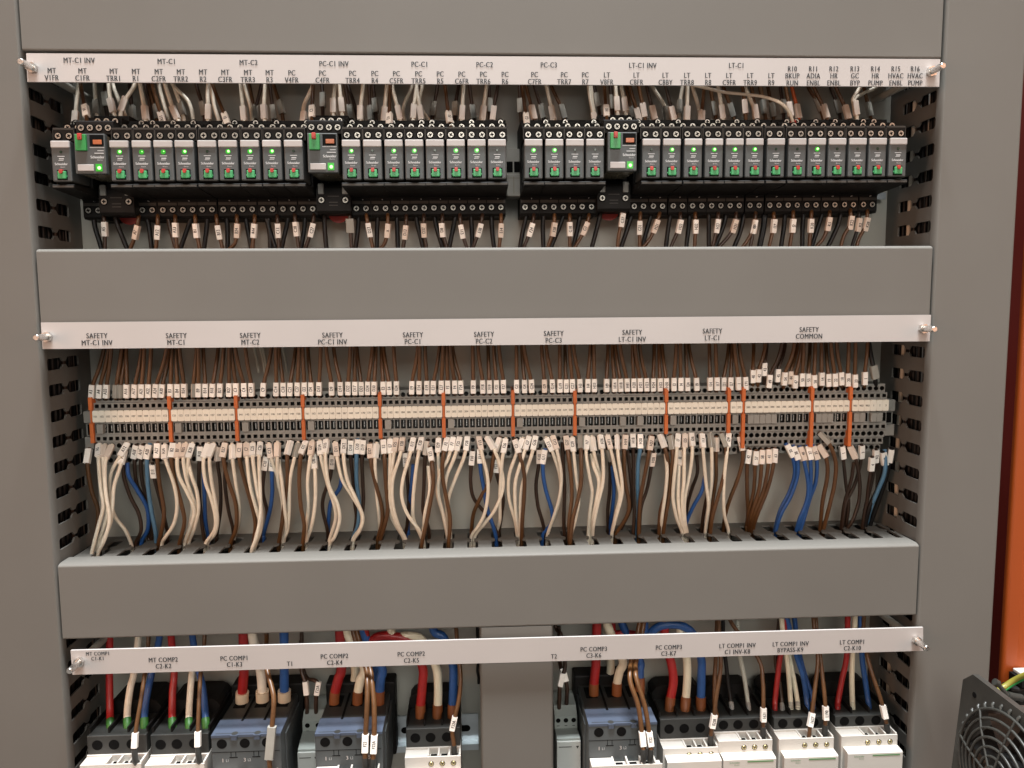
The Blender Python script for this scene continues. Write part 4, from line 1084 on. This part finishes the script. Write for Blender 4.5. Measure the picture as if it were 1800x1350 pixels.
def big_contactor(fl, fr, ytop, label, white_bottom):
    y0 = -10; A = at(fl, ytop, y0); B = at(fr, ytop, y0); x0, x1 = A.x, B.x; zt = (A.z+B.z)/2; W = x1-x0; xc = (x0+x1)/2
    t = thing('motor_contactor', (xc, 79, zt-90), label, 'contactor', 'large grey contactors with blue covers')
    m = MB(); m.box(x0, x1, y0, 30, zt-60, zt-1.3, c=.5); m.box(x0+.6, x1-.6, 30, 70, zt-60, zt-2)
    m.box(x1+.05, x1+1.2, y0+14, 60, zt-60, zt-8) if xc < 0 else m.box(x0-1.2, x0-.05, y0+14, 60, zt-60, zt-8)
    m.build('housing', 'breaker_grey', t)
    m = MB(); yb = 14
    m.prism([(x0, y0-.3), (x0+W*.27, y0-.3), (x0+W*.29, y0-1.2), (x0+W*.37, y0-1.2), (x0+W*.39, y0-.3), (x0+W*.60, y0-.3), (x0+W*.62, y0-1.2), (x0+W*.70, y0-1.2), (x0+W*.72, y0-.3), (x1, y0-.3), (x1, yb), (x0+W*.69, yb), (x0+W*.69, yb-3), (x0+W*.66, yb-3), (x0+W*.66, yb), (x0+W*.35, yb), (x0+W*.35, yb-3), (x0+W*.32, yb-3), (x0+W*.32, yb), (x0, yb)], zt-1.2, zt, 'z')
    for k in (.33, .66): m.box(x0+W*k-2.3, x0+W*k+2.3, y0-1.1, y0-.1, zt-4.2, zt-1.25, c=.3)
    m.box(x0, x1, y0-.32, y0-.05, zt-2.0, zt-1.2)
    m.build('blue_cover', 'breaker_blue', t)
    m = MB(); m.box(x0+W*.05, x1-W*.1, y0+2.0, y0+2.7, zt+.02, zt+.1)
    for k in (.33, .66): m.cyl((x0+W*k, y0+2.2, zt+.02), (x0+W*k, y0+2.2, zt+.12), 2.6, n=14)
    m.build('cover_groove', 'contactor_dark', t)
    m = MB(); m.box(x0+1, x1-1, yb+.5, 60, zt-20, zt-.4); m.build('terminal_hood', 'contactor_dark', t)
    for k in (.34, .67): MB().box(x0+W*k-.9, x0+W*k+.9, yb-2.5, 60, zt+.12, zt+.3).build('hood_gap', 'void', t)
    for k in (.17, .5, .83): MB().box(x0+W*k-5, x0+W*k+5, 33, 52, zt-.38, zt-.1).build('cable_opening', 'void', t)
    for k in (.15, .48, .80):
        m = MB(); m.cyl((x0+W*k, y0+1, zt-7.4), (x0+W*k, y0-.12, zt-7.4), 4.0, 4.0, 24); m.build('screw_opening', 'void', t)
    m = MB(); zz = zt-14.3
    m.box(x0, x1-W*.02, y0-.12, y0-.02, zz-.3, zz+.1)
    for k in (.31, .64):
        xx = x0+W*k
        for sg in (-1, 1): m.box(xx+sg*1.9-.25, xx+sg*1.9+.25, y0-.13, y0-.03, zz-4.2, zz)
        m.box(xx-3.2, xx+3.2, y0-.13, y0-.03, zz-5.2, zz-4.5)
    m.build('seam', 'void', t)
    m = MB()
    for k, a, b in ((.155, '1', 'L1'), (.47, '3', 'L2'), (.80, '5', 'L3')):
        m.text(a, (x0+W*k, y0-.15, zt-21.3), X, Z, 3.1, .9, bold=.03)
    m.build('lettering', 'relay_white', t)
    m = MB()
    for k, a, b in ((.155, '1', 'L1'), (.47, '3', 'L2'), (.80, '5', 'L3')): m.text(b, (x0+W*k+3.6, y0-.15, zt-21.5), X, Z, 2.2, .8)
    m.build('small_lettering', 'ink_grey', t)
    if white_bottom:
        zb = at((fl+fr)/2, white_bottom, y0-.5).z
        m = MB(); m.box(x0+1, x1+2, y0-12, y0-.5, zb-40, zb-3.6); m.box(x0+1, x0+W*.33, y0-12, y0-.5, zb-3.6, zb)
        for k in range(4): xx = x0+W*(.33+.2*k); m.box(xx, xx+1.3, y0-11, y0-.5, zb-3.6, zb+1.0)
        m.box(x0+W*.33, x1+2, y0-12, y0-10.8, zb-3.6, zb); m.build('white_block', 'contactor_white', t)
        for k in range(3): xx = x0+W*(.33+.2*k)+6.2; MB().box(xx-3, xx+3, y0-9, y0-2, zb-3.55, zb-3.4).build('wire_pocket', 'void', t)
    m = MB(); xb = x1 if xc < 0 else x0
    m.box(xc-W/2-3, xc+W/2+4, 56, 74, zt-60, zt+9, c=1.5); m.build('rear_cover', 'contactor_black', t)
    return dict(x0=x0, x1=x1, zt=zt, t=t)
KB = {}
KB['K3'] = big_contactor(370.7, 493, 1291, 'large grey contactor with blue cover under caption PC COMP1 C1-K3, cream cable collars', 1354)
KB['K4'] = big_contactor(553, 672, 1288, 'large grey contactor with blue cover under caption PC COMP2 C2-K4', 1346)
KB['K6'] = big_contactor(1034.5, 1155, 1271, 'large grey contactor with blue cover right of the middle duct under C3-K6', 1331)

def timer(fl, fr, ytop, ymid, ylow, nh, label, txt):
    y0 = 15; yt = 36
    A = at(fl, ylow, y0); B = at(fr, ylow, y0); x0, x1 = A.x, B.x; zl = A.z; W = x1-x0
    zt = at((fl+fr)/2, ytop, yt).z; zm = at((fl+fr)/2, ymid, yt-3).z
    t = thing('timer_module', ((x0+x1)/2, 78, zl-50), label, 'timer module', 'slim grey timer modules')
    m = MB(); m.prism([(70, zt), (yt+8, zt), (yt, zt-6), (yt, zm), (y0+1, zl+2), (y0+1, zl-60), (70, zl-60)], x0+.4, x1-.4, 'x'); m.build('housing', 'timer_grey', t)
    m = MB(); m.box(x0, x1, y0, y0+10, zl-60, zl, c=.6); m.build('front_cover', 'timer_light', t)
    for k in range(nh):
        xx = x0 + W*(k+.5)/nh; m = MB(); m.cyl((xx, yt+.5, zt-10), (xx, yt-.12, zt-10), 2.1, 2.1, 16); m.build('screw_opening', 'void', t)
    m = MB()
    for k in range(nh): m.box(x0+W*(k+.5)/nh-1.2, x0+W*(k+.5)/nh+1.2, yt-.15, yt-.05, zt-15.2, zt-14.6)
    m.box(x0+1.5, x0+W*.62, y0-.12, y0-.03, zl-5.2, zl-4.6)
    m.add([(x1-4.2,y0-.1,zl-4.2),(x1-1.6,y0-.1,zl-4.2),(x1-2.9,y0-.1,zl-6.8)], [(0,1,2)])
    m.build('lettering', 'contactor_dark', t)
    return dict(x0=x0, x1=x1, zt=zt, t=t)
TM1 = timer(522.5, 561, 1256, 1288, 1323, 2, 'slim grey timer module under caption T1', '')
TM2 = timer(979, 1021, 1247, 1283, 1304, 3, 'slim grey timer module with three screw openings under caption T2', '')

# ---- heavy cables and control wires of the bottom row.  points run from the device upwards, (px, py)
def cable(col, pts, zend, r, sec, ferrule=None, marker=None, mtext='', Yt=38, mat_m='marker_white', Y0=None, name='cable', ml=11.5, mw=4.4, roll=0.):
    e = atz(*pts[0], zend) if zend is not None else at(*pts[0], Y0)
    n = len(pts); P = [e + Vector((0, 2, -7)), e]
    for k in range(1, n):
        f = k/(n-1)
        P.append(at(*pts[k], (e.y*(1-f)**1.5 + Yt*(1-(1-f)**1.5)) if zend is not None else e.y + (Yt-e.y)*f**2.6))
    d = P[-1] - P[-2]; P.append(P[-1] + Vector((d.x*.25, 1, 24)))
    mk = None if marker is None else marker + 7.3
    fr = None if not ferrule else (ferrule[0], ferrule[1] + 7, ferrule[2])
    return wire(col, P, r, sec, 'in the contactor row', mtext, mk, mat_m, fr, n=12 if r > 2 else 8, name=name, cat='cable' if r > 2 else 'wire', grp='thick power cables' if r > 2 else 'control wires in the contactor row', ml=ml, mw=mw, roll=roll)
def z1(x, y): return (60 + x/4.5, 1070 + y/4.5)
def z2(x, y): return (420 + x/3.913, 1070 + y/3.913)
def z3(x, y): return (840 + x/3.913, 1070 + y/3.913)
def z4(x, y): return (1220 + x/3.103, 1070 + y/3.103)
def row(zf, *pts): return [zf(*p) for p in pts]
G = ('ferrule_green', 7.5, 3.25); O_ = ('ferrule_orange', 11, 4.35); Cc = ('ferrule_cream', 10.5, 5.6); Gy = ('ferrule_grey', 6, 2.2)
k = KD['K1']['zsh']
cable('R', row(z1, (605,935), (600,800), (595,520), (598,235)), k, 2.9, 'C1-K1', G)
cable('W', row(z1, (740,935), (738,800), (762,620), (790,510), (825,235)), k, 2.8, 'C1-K1', G)
cable('U', row(z1, (872,935), (878,780), (905,620), (930,510), (990,235)), k, 2.8, 'C1-K1', G)
cable('B', row(z1, (800,1190), (795,1110), (805,960), (845,720), (875,510), (905,235)), None, 1.7, 'C1-K1', Gy and ('contactor_dark', 9, 2.3), 15, '', Yt=30, Y0=-12)
k = KD['K2']['zsh']
cable('R', row(z1, (1095,935), (1092,800), (1096,640), (1108,500), (1085,235)), k, 2.9, 'C2-K2', G)
cable('W', row(z1, (1226,935), (1226,800), (1238,620), (1250,500), (1265,420)), k, 2.7, 'C2-K2', G, Yt=44)
cable('U', row(z1, (1360,935), (1350,780), (1330,600), (1300,480), (1255,235)), k, 2.8, 'C2-K2', G, Yt=42)
cable('B', row(z1, (1303,1180), (1296,1100), (1296,960), (1305,720), (1318,500), (1348,235)), None, 1.7, 'C2-K2', ('contactor_dark', 9, 2.3), 15, '', Yt=30, Y0=-12)
k = KB['K3']['zt']
cable('R', row(z1, (1645,735), (1645,680), (1655,560), (1660,480), (1655,225)), k, 4.1, 'C1-K3', Cc)
cable('W', row(z2, (163,632), (160,560), (150,440), (125,300), (95,195)), k, 3.9, 'C1-K3', Cc)
cable('U', row(z2, (313,632), (312,560), (312,420), (312,300), (310,185)), k, 3.9, 'C1-K3', Cc)
cable('B', row(z2, (212,1090), (210,1020), (225,840), (240,640), (225,540), (195,430), (185,300), (190,190)), None, 2.0, 'C1-K3', None, 20, '', Yt=34, Y0=-20, mat_m='marker_clear_or_shaded', mw=6.5, ml=26)
cable('D', row(z2, (468,700), (466,600), (455,500), (430,410), (432,185)), None, 1.8, 'T1', None, 20, '', Yt=55, Y0=42)
cable('D', row(z2, (530,700), (532,600), (545,520), (515,490), (470,480), (440,400)), None, 1.8, 'T1', None, 20, 'F22A', Yt=58, Y0=42)
k = KB['K4']['zt']
cable('R', row(z2, (655,650), (660,580), (685,480), (705,410), (695,180)), k, 4.2, 'C2-K4', O_)
cable('C', row(z2, (815,650), (818,580), (835,490), (860,400), (752,180)), k, 3.9, 'C2-K4', O_)
cable('C', row(z2, (790,600), (795,500), (800,410), (760,180)), None, 3.9, 'C2-K4', None, Y0=62, Yt=60)
cable('U', row(z2, (965,650), (968,560), (975,480), (980,400), (860,175)), k, 4.0, 'C2-K4', O_)
cable('U', row(z2, (930,560), (935,480), (940,400), (850,170)), None, 4.0, 'C2-K4', None, Y0=62, Yt=60)
cable('B', row(z2, (870,1080), (868,1010), (870,900), (882,640), (882,500), (872,400), (790,175)), None, 2.1, 'C2-K4', ('contactor_dark', 7, 2.4), 18, 'F22', Yt=24, Y0=-20, ml=28*.5)
cable('B', row(z2, (920,1085), (924,1010), (930,900), (930,680), (915,520), (898,400), (815,175)), None, 2.1, 'C2-K4', ('contactor_dark', 7, 2.4), 18, 'F22A', Yt=24, Y0=-20, ml=14)
k = KD['K5']['zsh']
cable('R', row(z2, (1248,745), (1250,660), (1262,520), (1262,400), (1180,230), (1060,190), (960,190), (880,225)), k, 3.9, 'C2-K5', O_)
cable('C', row(z2, (1365,745), (1368,660), (1370,520), (1352,390), (1260,215), (1160,185), (1060,185)), k, 3.7, 'C2-K5', O_)
cable('U', row(z2, (1468,745), (1470,660), (1475,500), (1470,380), (1410,200), (1340,150)), k, 3.7, 'C2-K5', O_)
cable('B', row(z2, (1480,985), (1478,930), (1468,860), (1475,790), (1510,640), (1525,500), (1518,390), (1495,145)), None, 1.8, 'C2-K5', ('contactor_dark', 6, 2.3), 24, 'F22A', Yt=30, Y0=6)
cable('K', row(z2, (1648,470), (1640,420), (1650,330), (1640,180)), None, 1.3, 'C2-K5', None, Y0=70, Yt=70)
cable('D', row(z3, (560,640), (562,560), (575,480), (600,390), (575,190), (535,125)), None, 1.8, 'T2', None, 20, '', Yt=55, Y0=40)
cable('D', row(z3, (612,610), (612,530), (595,450), (570,400), (560,300)), None, 1.8, 'T2', None, 20, '', Yt=60, Y0=42)
k = KB['K6']['zt']
cable('R', row(z3, (797,590), (798,520), (808,420), (812,370), (818,110)), k, 4.1, 'C3-K6', O_)
cable('C', row(z3, (955,590), (958,510), (975,430), (995,350), (890,110)), k, 3.8, 'C3-K6', O_)
cable('C', row(z3, (905,540), (908,460), (912,370), (880,110)), None, 3.7, 'C3-K6', None, Y0=60, Yt=60)
cable('U', row(z3, (1115,560), (1115,490), (1115,420), (1112,350), (995,110)), k, 3.6, 'C3-K6', O_, Yt=50)
cable('B', row(z3, (1140,1020), (1137,960), (1132,890), (1105,680), (1050,510), (1048,420), (1055,360), (1110,110)), None, 2.0, 'C3-K6', ('contactor_dark', 7, 2.4), 15, '', Yt=26, Y0=-20)
cable('B', row(z3, (1188,1020), (1190,955), (1182,880), (1150,680), (1092,490), (1085,420), (1088,360), (1140,110)), None, 2.0, 'C3-K6', ('contactor_dark', 7, 2.4), 15, 'F22', Yt=26, Y0=-20)
cable('R', row(z3, (1085,190), (1040,175), (960,178), (925,205)), None, 3.8, 'C3-K6', None, Y0=50, Yt=54)
k = KD['K7']['zsh']
cable('R', row(z3, (1318,695), (1325,620), (1345,500), (1335,400), (1322,345), (1290,250)), k, 3.9, 'C3-K7', O_)
cable('C', row(z3, (1425,695), (1430,620), (1440,480), (1436,340), (1400,250)), k, 3.6, 'C3-K7', O_)
cable('U', row(z3, (1533,690), (1534,620), (1538,450), (1536,340), (1490,190), (1420,125), (1330,108), (1240,125), (1180,180), (1150,240)), k, 3.7, 'C3-K7', O_)
cable('B', row(z3, (1600,930), (1606,850), (1625,740), (1640,600), (1665,450), (1670,340), (1655,80)), None, 1.9, 'C3-K7', ('contactor_dark', 8, 2.4), 20, '0228', Yt=30, Y0=6)
k = KD['K8']['zsh']
cable('B', row(z4, (125,590), (112,520), (112,400), (118,280), (125,60)), k, 1.9, 'C1 INV-K8', None, Yt=40)
cable('K', row(z4, (205,545), (200,500), (185,400), (172,280), (160,200)), k, 1.9, 'C1 INV-K8', Gy, Yt=44)
cable('G', row(z4, (298,550), (290,480), (275,380), (255,280), (240,200)), k, 2.0, 'C1 INV-K8', Gy, Yt=44)
cable('B', row(z4, (376,690), (378,600), (378,520), (375,400), (350,270), (200,70)), None, 1.8, 'C1 INV-K8', ('contactor_dark', 8, 2.4), 18, '1621', Yt=34, Y0=6)
k = KD['K9']['zsh']
cable('R', row(z4, (440,550), (442,500), (455,380), (470,260), (490,200)), k, 2.3, 'BYPASS-K9', Gy)
cable('D', row(z4, (482,550), (478,500), (462,380), (445,270), (465,60)), k, 1.9, 'BYPASS-K9', Gy, Yt=44)
cable('C', row(z4, (528,545), (525,480), (518,380), (505,260), (480,90)), k, 2.2, 'BYPASS-K9', Gy)
cable('C', row(z4, (567,545), (560,480), (540,370), (520,260), (500,100)), k, 2.2, 'BYPASS-K9', Gy, Yt=44)
cable('U', row(z4, (615,545), (612,480), (595,370), (560,260), (508,55)), k, 2.3, 'BYPASS-K9', Gy)
cable('U', row(z4, (650,545), (642,480), (610,380), (578,260), (548,55)), k, 2.2, 'BYPASS-K9', Gy, Yt=44)
cable('B', row(z4, (628,700), (632,640), (642,580), (660,430), (675,260), (650,55)), None, 1.8, 'BYPASS-K9', None, 15, '1627', Yt=34, Y0=4)
cable('B', row(z4, (712,680), (718,590), (714,500), (702,380), (688,260), (665,60)), None, 1.8, 'BYPASS-K9', ('contactor_dark', 8, 2.4), 18, 'L190', Yt=36, Y0=6)
k = KD['K10']['zsh']
cable('R', row(z4, (782,545), (786,500), (808,380), (832,260), (838,40)), k, 2.4, 'C2-K10', Gy)
cable('C', row(z4, (865,545), (863,500), (860,380), (864,260), (878,40)), k, 2.3, 'C2-K10', Gy)
cable('U', row(z4, (953,540), (948,490), (932,380), (916,260), (908,40)), k, 2.3, 'C2-K10', Gy)
cable('B', row(z4, (1055,670), (1042,590), (1020,500), (980,380), (945,260), (925,120)), None, 1.8, 'C2-K10', ('contactor_dark', 8, 2.4), 18, '', Yt=34, Y0=6)
cable('D', row(z4, (1060,690), (1040, 640), (1000,520), (960,400)), None, 1.2, 'C2-K10', None, Y0=60, Yt=66)

# ---- unique labels for every wire
byg = {}
for w in WIRES: byg.setdefault((w[4], w[2], w[1]), []).append(w)
for (ar, sec, col), L in byg.items():
    L.sort(key=lambda q: q[3]); n = len(L)
    for i, (o, c, s_, x, a, tx) in enumerate(L):
        kind = o['category']; nm = ('thick ' if 'cable' in kind else '') + kind
        if tx and ar.endswith('terminal row') and sum(1 for q in L if q[5] == tx) == 1 and len(tx) > 1: nm += ' marked ' + tx
        pos = 'only one' if n == 1 else ('leftmost' if i == 0 else 'rightmost' if i == n-1 else nth(i) + ' from left')
        if ar.startswith('inside'): lab = '%s running %s, %s' % (nm, ar, pos)
        elif ar == 'in the contactor row': lab = '%s under caption %s, %s' % (nm, s_, pos)
        else: lab = '%s %s near %s, %s' % (nm.replace(' marked', ' marked') if len((nm+ar+s_+pos).split()) < 16 else nm.split(' marked')[0], ar, s_, pos)
        o['label'] = lab

# ================================================================== RIGHT EDGE: orange frame, fan, cable
t = thing('cabinet_frame', (500, 60, -450), 'bright orange upright post of the cabinet frame at the right edge', 'cabinet frame')
m = MB(); out = [(449, 35)]
for q in range(7): a = math.pi/2*q/6; out.append((449 + 3 - 3*math.cos(a), 33 - 3*math.sin(a)))
out += [(462, 30.6), (468, 29), (474, 29), (480, 31), (640, 31)]
inn = [(p[0] + (2 if p[0] < 455 else 0), p[1] + 2.2) for p in out]; inn[0] = (451, 35.2)
m.prism(out + inn[::-1], -520, 320, 'z'); m.box(600, 604, 34, 168, -520, 320)
m.build('post', 'orange_paint', t)
# fan
e1 = Vector((.048, -.998, -.051)).normalized(); e2 = Vector((-.039, .049, -.998)); e2 = (e2 - e1*e2.dot(e1)).normalized()
FS = 104.7; fc = at(1700, 1187, -42) + (e1 + e2)*FS/2
nrm = e1.cross(e2).normalized()
if nrm.y > 0: nrm = -nrm
upv = -(e1 + e2).normalized(); rgt = (e1 - e2).normalized()
def fp(a, r, h): return fc + (rgt*math.sin(a) + upv*math.cos(a))*r + nrm*h
t = thing('cooling_fan', fc - nrm*40, 'dark grey cooling fan with round finger guard at the lower right corner', 'fan')
m = MB(); sq = FS*.7071 - 1
fr_ = [fp(math.radians(90*k + s_*5.5), sq, 0) for k in range(4) for s_ in (-1, 1)]
Rn = 24; hole = [fp(2*math.pi*k/Rn, 46.8, 0) for k in range(Rn)]
for zoff in (0, -5):
    F = [p + nrm*zoff for p in fr_]; H = [p + nrm*zoff for p in hole]
    per = Rn//8
    fs = []
    V = F + H
    for k in range(8):
        a0 = (k//2)*90 + (-5.5 if k % 2 == 0 else 5.5)
    # connect outline to the opening
    for k in range(4):
        i0, i1 = 2*k, 2*k+1; nx = (2*k+2) % 8; h0 = (k*Rn//4) % Rn
        fs.append((i0, i1, 8 + h0))
        ring = [8 + (h0 + q) % Rn for q in range(Rn//4 + 1)]
        fs.append((i1, nx) + tuple(reversed(ring)))
    m.add(V, fs)
m.add(fr_ + [p - nrm*5 for p in fr_], [(k, (k+1) % 8, 8+(k+1) % 8, 8+k) for k in range(8)])
m.add([fp(2*math.pi*k/Rn, 46.8, 0) for k in range(Rn)] + [fp(2*math.pi*k/Rn, 46.8, -26) for k in range(Rn)], [(k, (k+1) % Rn, Rn+(k+1) % Rn, Rn+k) for k in range(Rn)], 0, True)
m.add([fp(2*math.pi*k/Rn, 49.3, -5) for k in range(Rn)] + [fp(2*math.pi*k/Rn, 49.3, -30) for k in range(Rn)], [(k, (k+1) % Rn, Rn+(k+1) % Rn, Rn+k) for k in range(Rn)], 0, True)
for k in range(36):
    a = 2*math.pi*k/36; m.tube([fp(a, 47.5, 1.2), fp(a, 50.5, 1.0), fp(a, 52.5, -1.5), fp(a, 52.8, -10)], 1.35, 6)
m.build('frame', 'fan_plastic', t)
m = MB(); m.cyl(fp(0, 59, .1), fp(0, 59, .35), 2.2, n=12); m.build('screw_hole', 'void', t)
m = MB()
for r, h in ((47.8, 2.5), (41, 4.5), (34.5, 6.5), (28, 8), (21.5, 9), (15, 9.5)):
    m.tube([fp(2*math.pi*k/40, r, h) for k in range(41)], 1.15 if r < 50 else 2.0, 6, cap=False)
for k in range(8):
    a = 2*math.pi*k/8 + math.radians(5); m.tube([fp(a, 47.8, 3), fp(a, 34.5, 7), fp(a, 20, 9.5), fp(a, 8, 11.4)], .95, 6)
m.cyl(fp(0, 0, 10), fp(0, 0, 12), 9, 8.5, 20); m.build('finger_guard', 'fan_plastic', t)
m = MB(); m.cyl(fp(0, 0, -24), fp(0, 0, 2), 17, 16.5, 24)
for k in range(7):
    a = 2*math.pi*k/7; b = a + .62
    m.add([fp(a, 16, -3), fp(a+.1, 44.5, -2), fp(b, 44.5, -20), fp(b, 16, -20)], [(0,1,2,3)]); m.add([fp(a, 16, -4), fp(a+.1, 44.5, -3), fp(b, 44.5, -21), fp(b, 16, -21)], [(3,2,1,0)])
m.build('impeller', 'fan_dark', t)
m = MB(); q = fp(math.pi, sq*.7, -8); m.box(q.x-3, q.x+24, q.y-8, 79, q.z-22, q.z-18); m.build('bracket', 'fan_plastic', t)
# earth cable, its tie, gland and the little ledge behind the fan
P = [at(1738, 1226, 10), at(1752, 1216, 12), at(1766, 1207, 14), at(1783, 1196, 12), at(1805, 1186, 4), at(1840, 1180, -10)]
w = MB().tube(smooth(P, 6), 2.6, 10).build('cable', 'wire_Y', None, P[0]); tag(w, 'yellow-green earth cable rising behind the fan in front of the orange frame', 'cable')
g_ = MB().tube([p + Vector((.4, -1.5, -1.6)) for p in smooth(P, 6)], 1.35, 8).build('stripe', 'green_dark', w)
t = thing('cable_tie', at(1764, 1212, 8), 'black cable tie with a blunt tail around the yellow-green earth cable', 'cable tie')
a, b = at(1752, 1200, 4), at(1771, 1222, 2); m = MB(); m.tube([a, (a+b)/2, b], 2.0, 10); m.tube([b, b + Vector((6, 1, -2)), b + Vector((14, 2, -4))], 3.2, 10)
m.cyl(a + Vector((-2, 0, 1)), a + Vector((1.5, 0, -1)), 3.0, 2.8, 12); m.build('strap', 'fan_plastic', t)
c = at(1792, 1222, 16); t = thing('cable_gland', c, 'black cable gland standing on the grey ledge behind the fan', 'cable gland')
m = MB(); m.box(c.x-9, c.x+40, 14, 28, c.z-8, c.z+7, c=2); m.cyl((c.x-4, 13, c.z-2), (c.x-4, 6, c.z-2), 5.5, 5, 14); m.build('housing', 'contactor_black', t)
c = at(1786, 1190, 20); t = thing('junction_box', c, 'small dark box with a white lid at the right edge beside the orange frame', 'box')
m = MB(); m.box(c.x, c.x+50, 12, 29, c.z-6, c.z+.8); m.build('housing', 'contactor_black', t)
m = MB(); m.box(c.x+3, c.x+52, 10, 29, c.z+.9, c.z+4.2, c=.8); m.build('lid', 'contactor_white', t)
c = at(1778, 1240, 10); t = thing('ledge', c, 'grey sheet metal ledge behind the fan at the lower right', 'ledge')
m = MB(); m.box(c.x-6, c.x+90, 2, 29, c.z-50, c.z+1, c=.6); m.build('sheet', 'duct_pvc', t)
